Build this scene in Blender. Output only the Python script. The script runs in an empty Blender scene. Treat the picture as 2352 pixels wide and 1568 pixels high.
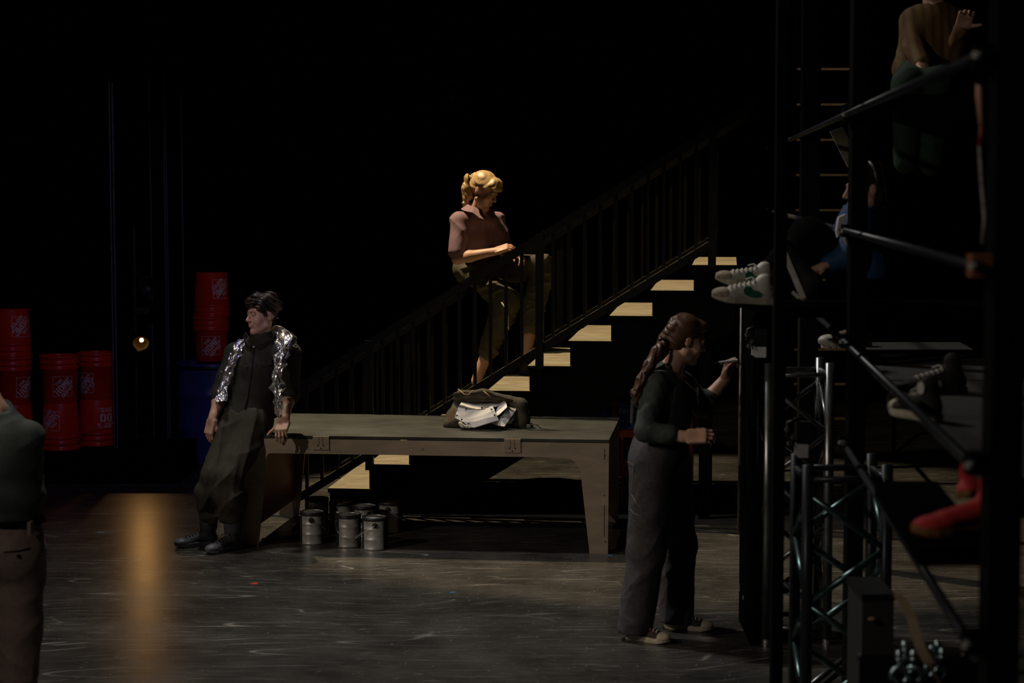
import bpy, math, random
import numpy as np
from mathutils import Vector, Matrix

random.seed(7); RNG = np.random.RandomState(7)
SC = bpy.context.scene
COL = SC.collection
V3 = lambda *a: np.array(a, dtype=float)

# ------------------------------------------------------------------ camera, world, light, exposure
FPX, CAMH = 4573.0, 2.29
TH = math.atan(354 / FPX)
cam_d = bpy.data.cameras.new('camera'); cam = bpy.data.objects.new('camera', cam_d); COL.objects.link(cam)
cam_d.sensor_width = 36; cam_d.lens = FPX / 2352 * 36
cam.location = (0, 0, CAMH); cam.rotation_euler = (math.pi / 2 - TH, 0, 0)
cam_d.dof.use_dof = True; cam_d.dof.focus_distance = 13.0; cam_d.dof.aperture_fstop = 2.8
cam_d.clip_end = 100
SC.camera = cam
SC.view_settings.view_transform = 'Standard'
SC.view_settings.look = 'None'
SC.view_settings.gamma = 1
SC.view_settings.exposure = 0
SC.view_settings.use_curve_mapping = False
SC.cycles.max_bounces = 5
SC.cycles.sample_clamp_indirect = 3
W = bpy.data.worlds.new('World'); SC.world = W
W.use_nodes = True
W.node_tree.nodes['Background'].inputs[0].default_value = (0, 0, 0, 1)
W.node_tree.nodes['Background'].inputs[1].default_value = 0


def ray(px, py):
    c, s = math.cos(TH), math.sin(TH)
    return V3(0, c, -s) + (px - 1176) / FPX * V3(1, 0, 0) - (py - 784) / FPX * V3(0, s, c)


def at(px, py, Y):
    r = ray(px, py)
    return V3(0, 0, CAMH) + r * (Y / r[1])


def fl(px, py, z=0.0):
    r = ray(px, py)
    return V3(0, 0, CAMH) + r * ((z - CAMH) / r[2])


def light(name, kind, loc, target, power, color, **kw):
    d = bpy.data.lights.new(name, kind); d.energy = power; d.color = color
    for k, v in kw.items():
        setattr(d, k, v)
    o = bpy.data.objects.new(name, d); COL.objects.link(o)
    o.location = loc
    o.rotation_euler = (Vector(target) - Vector(loc)).to_track_quat('-Z', 'Y').to_euler()
    return o


# warm profile spot over the stairs, dim overhead wash from upstage left, two weak side spots from the left wing, violet work light
light('stair_spot', 'SPOT', (-2.0, 15.1, 6.9), (0.35, 14.2, 1.0), 1950, (1.0, 0.78, 0.47), spot_size=math.radians(47), spot_blend=0.25, shadow_soft_size=0.035)
light('stage_wash', 'AREA', (-2.4, 12.6, 7.4), (0.0, 10.0, 0), 48, (1.0, 0.95, 0.88), shape='DISK', size=0.6, spread=math.radians(80))
light('side_spot', 'SPOT', (-6.2, 7.0, 4.6), (-6.2 + 7.2, 7.0 + 5.2, 4.6 - 4.6), 400, (1.0, 0.84, 0.68), spot_size=math.radians(34), spot_blend=0.3, shadow_soft_size=0.12)
light('wing_spot', 'SPOT', (-5.0, 3.0, 5.0), (-5.0 + 6.7, 3.0 + 5.4, 5.0 - 4.8), 230, (1.0, 0.88, 0.76), spot_size=math.radians(52), spot_blend=0.15, shadow_soft_size=0.12)
light('added_ladder_spot', 'SPOT', (2.4, 14.6, 7.6), (2.65, 17.5, 2.6), 130, (1.0, 0.80, 0.55), spot_size=math.radians(26), spot_blend=0.3, shadow_soft_size=0.05)  # extra lamp, added only to brighten the ladder rungs
light('violet_work_light', 'SPOT', (-0.6, 5.0, 6.6), (-2.9, 16.5, 0.7), 300, (0.62, 0.50, 1.0), spot_size=math.radians(22), spot_blend=0.6, shadow_soft_size=0.12)


# ------------------------------------------------------------------ materials
MATS = {}


def mat(name, col, rough=0.6, metal=0.0, var=0.15, scale=40.0, bump=0.0, spec=0.5, bscale=None, emit=0.0):
    if name in MATS:
        return MATS[name]
    m = bpy.data.materials.new(name); m.use_nodes = True
    nt = m.node_tree; b = nt.nodes['Principled BSDF']
    b.inputs['Roughness'].default_value = rough
    b.inputs['Metallic'].default_value = metal
    b.inputs['Specular IOR Level'].default_value = spec
    tc = nt.nodes.new('ShaderNodeTexCoord')
    n = nt.nodes.new('ShaderNodeTexNoise'); n.inputs['Scale'].default_value = scale; n.inputs['Detail'].default_value = 5
    nt.links.new(tc.outputs['Object'], n.inputs['Vector'])
    r = nt.nodes.new('ShaderNodeValToRGB')
    r.color_ramp.elements[0].position = 0.3; r.color_ramp.elements[1].position = 0.7
    c0 = [max(0, c * (1 - var)) for c in col]; c1 = [min(1, c * (1 + var)) for c in col]
    r.color_ramp.elements[0].color = (*c0, 1); r.color_ramp.elements[1].color = (*c1, 1)
    nt.links.new(n.outputs['Fac'], r.inputs['Fac'])
    nt.links.new(r.outputs['Color'], b.inputs['Base Color'])
    if bump:
        n2 = nt.nodes.new('ShaderNodeTexNoise'); n2.inputs['Scale'].default_value = bscale or scale * 2; n2.inputs['Detail'].default_value = 4
        nt.links.new(tc.outputs['Object'], n2.inputs['Vector'])
        bm = nt.nodes.new('ShaderNodeBump'); bm.inputs['Strength'].default_value = bump; bm.inputs['Distance'].default_value = 0.01
        nt.links.new(n2.outputs['Fac'], bm.inputs['Height']); nt.links.new(bm.outputs['Normal'], b.inputs['Normal'])
    if emit:
        b.inputs['Emission Color'].default_value = (*col, 1); b.inputs['Emission Strength'].default_value = emit
    MATS[name] = m
    return m


def floor_mat():
    m = bpy.data.materials.new('scuffed_vinyl'); m.use_nodes = True
    nt = m.node_tree; b = nt.nodes['Principled BSDF']; L = nt.links.new
    N = nt.nodes.new
    tc = N('ShaderNodeTexCoord')
    # curved streak coordinates
    warp = N('ShaderNodeTexNoise'); warp.inputs['Scale'].default_value = 0.55; warp.inputs['Detail'].default_value = 1
    L(tc.outputs['Object'], warp.inputs['Vector'])
    vm = N('ShaderNodeVectorMath'); vm.operation = 'MULTIPLY_ADD'
    vm.inputs[1].default_value = (1.1, 1.1, 0); L(warp.outputs['Color'], vm.inputs[0]); L(tc.outputs['Object'], vm.inputs[2])
    total = None
    for i, (ang, sx, sy, thr, amt) in enumerate([(8, 1.4, 60, 0.72, 0.45), (63, 1.2, 45, 0.71, 0.5), (118, 1.6, 55, 0.70, 0.5), (152, 1.3, 70, 0.71, 0.45), (38, 1.1, 38, 0.72, 0.55), (92, 1.5, 80, 0.70, 0.45), (75, 2.5, 90, 0.68, 0.4), (20, 3, 70, 0.68, 0.35)]):
        mp = N('ShaderNodeMapping'); mp.inputs['Rotation'].default_value = (0, 0, math.radians(ang)); mp.inputs['Scale'].default_value = (sx, sy, 1)
        mp.inputs['Location'].default_value = (i * 3.7, i * 1.3, 0)
        L(vm.outputs[0], mp.inputs['Vector'])
        n = N('ShaderNodeTexNoise'); n.inputs['Scale'].default_value = 1; n.inputs['Detail'].default_value = 1.5
        L(mp.outputs[0], n.inputs['Vector'])
        mr = N('ShaderNodeMapRange'); mr.inputs['From Min'].default_value = thr; mr.inputs['From Max'].default_value = thr + 0.05
        mr.inputs['To Max'].default_value = amt
        L(n.outputs['Fac'], mr.inputs['Value'])
        # patchy mask so that scratches start and stop
        k = N('ShaderNodeTexNoise'); k.inputs['Scale'].default_value = 1.3; k.inputs['Detail'].default_value = 2; k.noise_dimensions = '4D'; k.inputs['W'].default_value = i * 5.1
        L(tc.outputs['Object'], k.inputs['Vector'])
        kr = N('ShaderNodeMapRange'); kr.inputs['From Min'].default_value = 0.42; kr.inputs['From Max'].default_value = 0.62
        L(k.outputs['Fac'], kr.inputs['Value'])
        mu = N('ShaderNodeMath'); mu.operation = 'MULTIPLY'; L(mr.outputs[0], mu.inputs[0]); L(kr.outputs[0], mu.inputs[1])
        if total is None:
            total = mu
        else:
            mx = N('ShaderNodeMath'); mx.operation = 'MAXIMUM'; L(total.outputs[0], mx.inputs[0]); L(mu.outputs[0], mx.inputs[1]); total = mx
    # crisp hairline scuffs: broken contour lines of stretched noise at several slants
    for i, (sx, sy, ang, wd, amt) in enumerate([(0.22, 2.4, 62, .0030, .75), (0.26, 3.0, 108, .0033, .75), (0.3, 3.4, 80, .0038, .7), (0.45, 4.8, 128, .0058, .55), (0.45, 5.2, 45, .0058, .5), (0.5, 5.5, 8, .0070, .35), (0.6, 6.5, 93, .0080, .45)]):
        mp = N('ShaderNodeMapping'); mp.inputs['Rotation'].default_value = (0, 0, math.radians(ang)); mp.inputs['Scale'].default_value = (sx, sy, 1)
        mp.inputs['Location'].default_value = (i * 2.3 + 1, i * 4.1, 0)
        L(tc.outputs['Object'], mp.inputs['Vector'])
        vo = N('ShaderNodeTexNoise'); vo.inputs['Scale'].default_value = 1; vo.inputs['Detail'].default_value = 0
        L(mp.outputs[0], vo.inputs['Vector'])
        sb = N('ShaderNodeMath'); sb.operation = 'SUBTRACT'; sb.inputs[1].default_value = 0.5 + .03 * ((i * 7) % 5 - 2); L(vo.outputs['Fac'], sb.inputs[0])
        ab = N('ShaderNodeMath'); ab.operation = 'ABSOLUTE'; L(sb.outputs[0], ab.inputs[0])
        mr = N('ShaderNodeMapRange'); mr.inputs['From Min'].default_value = wd; mr.inputs['From Max'].default_value = wd * .2; mr.inputs['To Max'].default_value = amt
        L(ab.outputs[0], mr.inputs['Value'])
        k = N('ShaderNodeTexNoise'); k.inputs['Scale'].default_value = 1.7; k.inputs['Detail'].default_value = 5; k.inputs['Roughness'].default_value = .65; k.noise_dimensions = '4D'; k.inputs['W'].default_value = i * 3.3 + 40
        L(tc.outputs['Object'], k.inputs['Vector'])
        kr = N('ShaderNodeMapRange'); kr.inputs['From Min'].default_value = 0.50; kr.inputs['From Max'].default_value = 0.68
        L(k.outputs['Fac'], kr.inputs['Value'])
        mu = N('ShaderNodeMath'); mu.operation = 'MULTIPLY'; L(mr.outputs[0], mu.inputs[0]); L(kr.outputs[0], mu.inputs[1])
        mx = N('ShaderNodeMath'); mx.operation = 'MAXIMUM'; L(total.outputs[0], mx.inputs[0]); L(mu.outputs[0], mx.inputs[1]); total = mx
    dust = N('ShaderNodeTexNoise'); dust.inputs['Scale'].default_value = 2.2; dust.inputs['Detail'].default_value = 8; dust.inputs['Roughness'].default_value = 0.7
    L(tc.outputs['Object'], dust.inputs['Vector'])
    dr = N('ShaderNodeValToRGB'); dr.color_ramp.elements[0].position = 0.3; dr.color_ramp.elements[1].position = 0.75
    dr.color_ramp.elements[0].color = (0.020, 0.019, 0.018, 1); dr.color_ramp.elements[1].color = (0.085, 0.080, 0.072, 1)
    L(dust.outputs['Fac'], dr.inputs['Fac'])
    # fine specks
    sp = N('ShaderNodeTexNoise'); sp.inputs['Scale'].default_value = 55; sp.inputs['Detail'].default_value = 2
    L(tc.outputs['Object'], sp.inputs['Vector'])
    sr = N('ShaderNodeMapRange'); sr.inputs['From Min'].default_value = 0.70; sr.inputs['From Max'].default_value = 0.78; sr.inputs['To Max'].default_value = 0.6
    L(sp.outputs['Fac'], sr.inputs['Value'])
    mx = N('ShaderNodeMath'); mx.operation = 'MAXIMUM'; L(total.outputs[0], mx.inputs[0]); L(sr.outputs[0], mx.inputs[1])
    mix = N('ShaderNodeMixRGB'); mix.inputs['Color2'].default_value = (0.60, 0.57, 0.52, 1)
    L(mx.outputs[0], mix.inputs['Fac']); L(dr.outputs['Color'], mix.inputs['Color1'])
    L(mix.outputs['Color'], b.inputs['Base Color'])
    rr = N('ShaderNodeMapRange'); rr.inputs['To Min'].default_value = 0.24; rr.inputs['To Max'].default_value = 0.38
    L(dust.outputs['Fac'], rr.inputs['Value']); L(rr.outputs[0], b.inputs['Roughness'])
    b.inputs['Specular IOR Level'].default_value = 0.5
    bm = N('ShaderNodeBump'); bm.inputs['Strength'].default_value = 0.15; bm.inputs['Distance'].default_value = 0.004
    L(sp.outputs['Fac'], bm.inputs['Height']); L(bm.outputs['Normal'], b.inputs['Normal'])
    return m


def wood_mat(name, col, rot=0.0, rough=0.6, contrast=0.35, stretch=14):
    if name in MATS:
        return MATS[name]
    m = bpy.data.materials.new(name); m.use_nodes = True
    nt = m.node_tree; b = nt.nodes['Principled BSDF']; L = nt.links.new
    tc = nt.nodes.new('ShaderNodeTexCoord')
    mp = nt.nodes.new('ShaderNodeMapping'); mp.inputs['Rotation'].default_value = (0, 0, rot); mp.inputs['Scale'].default_value = (2, stretch, stretch)
    L(tc.outputs['Object'], mp.inputs['Vector'])
    n = nt.nodes.new('ShaderNodeTexNoise'); n.inputs['Scale'].default_value = 2.4; n.inputs['Detail'].default_value = 8; n.inputs['Distortion'].default_value = 0.7
    L(mp.outputs[0], n.inputs['Vector'])
    r = nt.nodes.new('ShaderNodeValToRGB'); r.color_ramp.elements[0].position = 0.32; r.color_ramp.elements[1].position = 0.66
    r.color_ramp.elements[0].color = (*[c * (1 - contrast) for c in col], 1); r.color_ramp.elements[1].color = (*[min(1, c * (1 + contrast)) for c in col], 1)
    L(n.outputs['Fac'], r.inputs['Fac']); L(r.outputs['Color'], b.inputs['Base Color'])
    b.inputs['Roughness'].default_value = rough
    MATS[name] = m
    return m


BLACK = mat('matte_black_paint', (0.002, 0.002, 0.002), 0.95, var=0.3, scale=12, spec=0.01)
BLACKSAT = mat('satin_black_metal', (0.012, 0.012, 0.013), 0.42, var=0.2, scale=30, spec=0.4)
WALLBLK = mat('black_masking', (0.0025, 0.0025, 0.0025), 0.95, var=0.3, scale=3, spec=0.02)
SKIN = mat('skin', (0.62, 0.36, 0.26), 0.5, var=0.07, scale=25, bump=0.05)
LIP = mat('lip', (0.48, 0.21, 0.17), 0.45, var=0.1)
EYEW = mat('eye_white', (0.45, 0.42, 0.40), 0.2, var=0.02)
IRIS = mat('iris', (0.05, 0.035, 0.025), 0.15, var=0.2)
BROW = mat('brow_hair', (0.035, 0.02, 0.012), 0.7, var=0.3, scale=200)


# ------------------------------------------------------------------ object helpers
ORG = {}


def link_mesh(name, me, parent=None, org=None, loc=None):
    o = bpy.data.objects.new(name, me); COL.objects.link(o)
    if parent is not None:
        o.parent = parent
        if loc is not None:
            o.location = Vector(np.array(loc) - ORG[parent.name])
            ORG[o.name] = np.array(loc, dtype=float)
        else:
            ORG[o.name] = ORG[parent.name]
    else:
        o.location = Vector(org if org is not None else (0, 0, 0))
        ORG[o.name] = np.array(org if org is not None else (0, 0, 0), dtype=float)
    return o


def mk(name, v, f, material, parent=None, org=None, smooth=False, fm=None):
    """world-space verts v and faces f -> one mesh object (origin at the parent's origin or org)"""
    v = np.asarray(v, dtype=float)
    if parent is not None:
        base = ORG[parent.name]
    else:
        base = np.array(org, dtype=float) if org is not None else V3((v[:, 0].min() + v[:, 0].max()) / 2, (v[:, 1].min() + v[:, 1].max()) / 2, v[:, 2].min())
    me = bpy.data.meshes.new(name)
    me.from_pydata((v - base).tolist(), [], f if isinstance(f, list) else f.tolist())
    ms = material if isinstance(material, (list, tuple)) else [material]
    for m in ms:
        me.materials.append(m)
    if fm is not None:
        me.polygons.foreach_set('material_index', np.asarray(fm, dtype=np.int32))
    if smooth:
        me.polygons.foreach_set('use_smooth', [True] * len(me.polygons))
    me.update()
    return link_mesh(name, me, parent, base)


def tag(o, label=None, cat=None, group=None, kind=None):
    if label: o['label'] = label
    if cat: o['category'] = cat
    if group: o['group'] = group
    if kind: o['kind'] = kind
    return o


def thing(name, loc, label, cat, group=None):
    o = bpy.data.objects.new(name, None); COL.objects.link(o)
    o.location = Vector(loc); ORG[o.name] = np.array(loc, dtype=float)
    o.empty_display_size = 0.1
    return tag(o, label, cat, group)


class MB:
    """collects simple solids in world space"""
    def __init__(s):
        s.v = []; s.f = []; s.m = []

    def add(s, v, f, m=0):
        k = len(s.v)
        s.v += [tuple(map(float, p)) for p in v]
        s.f += [tuple(i + k for i in q) for q in f]
        s.m += [m] * len(f)

    def hexa(s, p, m=0):
        """8 corners: bottom 4 ccw, top 4 ccw"""
        s.add(p, [(3, 2, 1, 0), (4, 5, 6, 7), (0, 1, 5, 4), (1, 2, 6, 5), (2, 3, 7, 6), (3, 0, 4, 7)], m)

    def box(s, c, ax, ay, az, m=0):
        """centre and three half-extent vectors"""
        c, ax, ay, az = map(np.array, (c, ax, ay, az))
        s.hexa([c - ax - ay - az, c + ax - ay - az, c + ax + ay - az, c - ax + ay - az, c - ax - ay + az, c + ax - ay + az, c + ax + ay + az, c - ax + ay + az], m)

    def bar(s, a, b, w, h, up=(0, 0, 1), m=0):
        a, b = np.array(a, float), np.array(b, float); d = (b - a); L = np.linalg.norm(d); d /= L
        r = np.cross(d, up); r /= np.linalg.norm(r); q = np.cross(r, d)
        s.box((a + b) / 2, d * L / 2, -r * w / 2, q * h / 2, m)

    def tube(s, pts, rad, n=10, m=0, closed=False, caps=True):
        pts = [np.array(p, float) for p in pts]; R = rad if hasattr(rad, '__len__') else [rad] * len(pts)
        k = len(s.v); N = len(pts)
        prev = None
        for i, p in enumerate(pts):
            if closed:
                t = pts[(i + 1) % N] - pts[i - 1]
            else:
                t = pts[min(i + 1, N - 1)] - pts[max(i - 1, 0)]
            t = t / (np.linalg.norm(t) + 1e-12)
            if prev is None:
                a = np.cross(t, (0, 0, 1) if abs(t[2]) < 0.9 else (1, 0, 0))
            else:
                a = prev - t * prev.dot(t)
            a /= np.linalg.norm(a) + 1e-12; prev = a
            b = np.cross(t, a)
            for j in range(n):
                w = 2 * math.pi * j / n
                s.v.append(tuple(p + (a * math.cos(w) + b * math.sin(w)) * R[i]))
        for i in range(N if closed else N - 1):
            i2 = (i + 1) % N
            for j in range(n):
                j2 = (j + 1) % n
                s.f.append((k + i * n + j, k + i * n + j2, k + i2 * n + j2, k + i2 * n + j)); s.m.append(m)
        if caps and not closed:
            s.f.append(tuple(k + j for j in reversed(range(n)))); s.m.append(m)
            s.f.append(tuple(k + (N - 1) * n + j for j in range(n))); s.m.append(m)

    def lathe(s, c, prof, n=32, m=0, ax=(0, 0, 1)):
        """profile of (r, h) along axis ax from c; r=0 ends are closed with tiny rings"""
        c = np.array(c, float); az = np.array(ax, float); az /= np.linalg.norm(az)
        a = np.cross(az, (0, 1, 0) if abs(az[1]) < 0.9 else (1, 0, 0)); a /= np.linalg.norm(a); b = np.cross(az, a)
        k = len(s.v)
        for r, h in prof:
            for j in range(n):
                w = 2 * math.pi * j / n
                s.v.append(tuple(c + az * h + (a * math.cos(w) + b * math.sin(w)) * max(r, 1e-5)))
        for i in range(len(prof) - 1):
            for j in range(n):
                j2 = (j + 1) % n
                s.f.append((k + i * n + j, k + i * n + j2, k + (i + 1) * n + j2, k + (i + 1) * n + j)); s.m.append(m)

    def prism(s, poly, o, ex, ey, en, m=0):
        """polygon (x,y) in plane o+x*ex+y*ey extruded by vector en"""
        o, ex, ey, en = map(np.array, (o, ex, ey, en))
        n = len(poly)
        a = [o + x * ex + y * ey for x, y in poly]; b = [p + en for p in a]
        s.add(a + b, [tuple(reversed(range(n))), tuple(range(n, 2 * n))] + [(i, (i + 1) % n, n + (i + 1) % n, n + i) for i in range(n)], m)

    def sphere(s, c, r, m=0, n=12, k=8, ax=None):
        c = np.array(c, float); R = np.array(r if hasattr(r, '__len__') else (r, r, r), float)
        M = np.eye(3) if ax is None else np.array(ax, float)
        k0 = len(s.v)
        for i in range(k + 1):
            t = math.pi * i / k
            for j in range(n):
                w = 2 * math.pi * j / n
                s.v.append(tuple(c + (np.array([math.sin(t) * math.cos(w), math.sin(t) * math.sin(w), math.cos(t)]) * R) @ M))
        for i in range(k):
            for j in range(n):
                j2 = (j + 1) % n
                s.f.append((k0 + i * n + j, k0 + (i + 1) * n + j, k0 + (i + 1) * n + j2, k0 + i * n + j2)); s.m.append(m)

    def build(s, name, material, parent=None, org=None, smooth=False):
        return mk(name, s.v, s.f, material, parent, org, smooth, s.m)


def copy_tree(o, loc, rot=None):
    r = o.copy(); COL.objects.link(r); r.location = Vector(loc)
    ORG[r.name] = np.array(loc, float)
    if rot is not None: r.rotation_euler = rot
    for ch in list(o.children):
        c = ch.copy(); COL.objects.link(c); c.parent = r
        for g in list(ch.children):
            d = g.copy(); COL.objects.link(d); d.parent = c
    return r


# ------------------------------------------------------------------ signed-distance bodies
def unit(v):
    v = np.array(v, float)
    return v / (np.linalg.norm(v) + 1e-12)


def frame(fwd, up):
    """rows: right, forward, up"""
    f = unit(fwd); r = unit(np.cross(f, up)); u = np.cross(r, f)
    return np.array([r, f, u])


class SDF:
    def __init__(s):
        s.ops = []

    def cap(s, a, b, ra, rb=None, k=0.02, flat=None, ff=1.0, sub=False):
        s.ops.append(('cap', np.array(a, float), np.array(b, float), ra, ra if rb is None else rb, k, None if flat is None else unit(flat), ff, sub)); return s

    def ell(s, c, r, M=None, k=0.02, sub=False):
        r = np.array(r if hasattr(r, '__len__') else (r, r, r), float)
        s.ops.append(('ell', np.array(c, float), r, np.eye(3) if M is None else np.array(M), k, sub)); return s

    def box(s, c, h, r, M=None, k=0.02, sub=False):
        s.ops.append(('box', np.array(c, float), np.array(h, float), r, np.eye(3) if M is None else np.array(M), k, sub)); return s

    def cut(s, p, n, k=0.004):
        """remove the side the normal points to"""
        s.ops.append(('cut', np.array(p, float), unit(n), k)); return s

    def bounds(s):
        lo, hi = np.full(3, 1e9), np.full(3, -1e9)
        for o in s.ops:
            if o[0] == 'cap' and not o[8]:
                R = max(o[3], o[4]) + 0.02
                lo = np.minimum(lo, np.minimum(o[1], o[2]) - R); hi = np.maximum(hi, np.maximum(o[1], o[2]) + R)
            elif o[0] in ('ell', 'box') and not o[-1]:
                e = o[2] if o[0] == 'ell' else o[2] + o[3]
                R = np.abs(o[3 if o[0] == 'ell' else 4].T) @ e + 0.02
                lo = np.minimum(lo, o[1] - R); hi = np.maximum(hi, o[1] + R)
        return lo, hi

    def mesh(s, h=0.005, noise=None, smooth=1):
        lo, hi = s.bounds()
        n = np.ceil((hi - lo) / h).astype(int) + 1
        ax = [lo[i] + h * np.arange(n[i]) for i in range(3)]
        F = np.full(n, 0.2, dtype=np.float32)
        for o in s.ops:
            if o[0] == 'cut':
                d = ((ax[0] - o[1][0]) * o[2][0])[:, None, None] + ((ax[1] - o[1][1]) * o[2][1])[None, :, None] + ((ax[2] - o[1][2]) * o[2][2])[None, None, :]
                F = np.maximum(F, d).astype(np.float32); continue
            if o[0] == 'cap':
                R = max(o[3], o[4]) * max(1, o[7]); l = np.minimum(o[1], o[2]) - R; u = np.maximum(o[1], o[2]) + R; k = o[5]; sub = o[8]
            else:
                e = o[2] if o[0] == 'ell' else o[2] + o[3]
                R = np.abs(o[3 if o[0] == 'ell' else 4].T) @ e; l, u = o[1] - R, o[1] + R; k, sub = o[-2], o[-1]
            pad = k * 1.5 + 3 * h
            i0 = np.clip(np.floor((l - pad - lo) / h).astype(int), 0, n); i1 = np.clip(np.ceil((u + pad - lo) / h).astype(int) + 1, 0, n)
            if np.any(i1 <= i0): continue
            X = np.stack(np.meshgrid(ax[0][i0[0]:i1[0]], ax[1][i0[1]:i1[1]], ax[2][i0[2]:i1[2]], indexing='ij'), -1)
            if o[0] == 'cap':
                a, b, ra, rb = o[1:5]; ab = b - a; L2 = ab.dot(ab) + 1e-12
                P = X - a; t = np.clip(P @ ab / L2, 0, 1); Q = P - t[..., None] * ab
                if o[6] is not None:
                    q = Q @ o[6]; Q = Q + (q * (1 / o[7] - 1))[..., None] * o[6]
                    d = (np.sqrt((Q * Q).sum(-1)) - (ra + (rb - ra) * t)) * min(1, o[7])
                else:
                    d = np.sqrt((Q * Q).sum(-1)) - (ra + (rb - ra) * t)
            elif o[0] == 'ell':
                P = (X - o[1]) @ o[3].T; k0 = np.sqrt(((P / o[2]) ** 2).sum(-1)); k1 = np.sqrt(((P / o[2] ** 2) ** 2).sum(-1)) + 1e-9
                d = k0 * (k0 - 1) / k1
            else:
                P = np.abs((X - o[1]) @ o[4].T) - o[2]
                d = np.sqrt((np.maximum(P, 0) ** 2).sum(-1)) + np.minimum(P.max(-1), 0) - o[3]
            G = F[i0[0]:i1[0], i0[1]:i1[1], i0[2]:i1[2]]
            if sub:
                hh = np.clip(0.5 - 0.5 * (G + d) / k, 0, 1); G2 = G + (-d - G) * hh + k * hh * (1 - hh)
            else:
                hh = np.clip(0.5 + 0.5 * (d - G) / k, 0, 1); G2 = d + (G - d) * hh - k * hh * (1 - hh)
            F[i0[0]:i1[0], i0[1]:i1[1], i0[2]:i1[2]] = G2
        if noise is not None:
            X = np.stack(np.meshgrid(*ax, indexing='ij'), -1)
            band = np.abs(F) < 0.06
            F[band] += noise(X[band]).astype(np.float32)
        F[0], F[-1] = np.maximum(F[0], 0.01), np.maximum(F[-1], 0.01)
        F[:, 0], F[:, -1] = np.maximum(F[:, 0], 0.01), np.maximum(F[:, -1], 0.01)
        F[:, :, 0], F[:, :, -1] = np.maximum(F[:, :, 0], 0.01), np.maximum(F[:, :, -1], 0.01)
        return nets(F, lo, h)


def nets(F, lo, h):
    I = F < 0
    c = np.zeros(tuple(d - 1 for d in F.shape), np.int8)
    S = lambda a, i, j, k: a[i:a.shape[0] - 1 + i, j:a.shape[1] - 1 + j, k:a.shape[2] - 1 + k]
    for i in (0, 1):
        for j in (0, 1):
            for k in (0, 1):
                c += S(I, i, j, k)
    act = (c > 0) & (c < 8)
    idx = np.argwhere(act)
    ID = np.full(act.shape, -1, np.int64); ID[act] = np.arange(len(idx))
    acc = np.zeros((len(idx), 3)); cnt = np.zeros(len(idx))
    for d in range(3):
        o = [x for x in range(3) if x != d]
        for p in (0, 1):
            for q in (0, 1):
                A = idx.copy(); A[:, o[0]] += p; A[:, o[1]] += q; B = A.copy(); B[:, d] += 1
                fa = F[tuple(A.T)]; fb = F[tuple(B.T)]
                m = (fa < 0) != (fb < 0)
                t = np.where(m, fa / np.where(fa == fb, 1, fa - fb), 0)
                P = A.astype(float); P[:, d] += t
                acc[m] += P[m]; cnt[m] += 1
    V = lo + h * acc / cnt[:, None]
    faces = []
    for d in range(3):
        o = [(d + 1) % 3, (d + 2) % 3]
        sl0 = [slice(1, -1)] * 3; sl0[d] = slice(0, -1); sl1 = [slice(1, -1)] * 3; sl1[d] = slice(1, None)
        a, b = I[tuple(sl0)], I[tuple(sl1)]
        e = np.argwhere(a != b); 
        if not len(e): continue
        fl_ = a[tuple(e.T)]
        g = e.copy(); g[:, o[0]] += 1; g[:, o[1]] += 1
        q = []
        for s0, s1 in ((0, 0), (1, 0), (1, 1), (0, 1)):
            w = g.copy(); w[:, o[0]] -= 1 - s0; w[:, o[1]] -= 1 - s1
            q.append(ID[tuple(w.T)])
        q = np.stack(q, 1)
        q[~fl_] = q[~fl_][:, ::-1]
        faces.append(q)
    Fc = np.concatenate(faces)
    return V, Fc[(Fc >= 0).all(1)]


def body_mesh(name, sdf, material, parent, h=0.005, noise=None, fmf=None):
    v, f = sdf.mesh(h, noise)
    fm = None
    if fmf is not None:
        fm = fmf(v[f].mean(1))
    return mk(name, v, f, material, parent, None, True, fm)


def folds(amp=0.006, freq=22, seed=0, d=(0.3, 0.2, 1.0)):
    """irregular cloth creases: ridges along warped directions that fade in and out"""
    r = np.random.RandomState(seed)
    ks = [unit(np.array(d) + r.normal(0, 1.1, 3)) * freq * s for s in (0.55, 0.8, 1.2, 1.9)]
    ph = r.uniform(0, 6.28, 4); wk = [r.normal(0, 6, 3) for _ in range(4)]; mk_ = [r.normal(0, 8, 3) for _ in range(4)]; w2 = [r.normal(0, 13, 3) for _ in range(4)]

    def fn(X):
        o = np.zeros(len(X))
        for i in range(4):
            m = np.clip(.5 + .9 * np.sin(X @ mk_[i] + ph[i]), 0, 1)
            w = np.abs(np.sin(X @ ks[i] + 1.8 * np.sin(X @ wk[i] + ph[i]) + .9 * np.sin(X @ w2[i])))
            o += m * ((1 - w) ** 1.5 - .3) * amp / (1 + 0.4 * i)
        return -o
    return fn


def strands(amp=0.003, freq=140, seed=1, d=(1, 0.2, 0.2)):
    r = np.random.RandomState(seed); k = unit(d) * freq; w = r.normal(0, 9, 3)

    def fn(X):
        return amp * np.sin(X @ k + 2.5 * np.sin(X @ w)) + amp * 0.6 * np.sin(X @ k * 2.3 + 3 * np.sin(X @ (w * 1.7)))
    return fn


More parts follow.
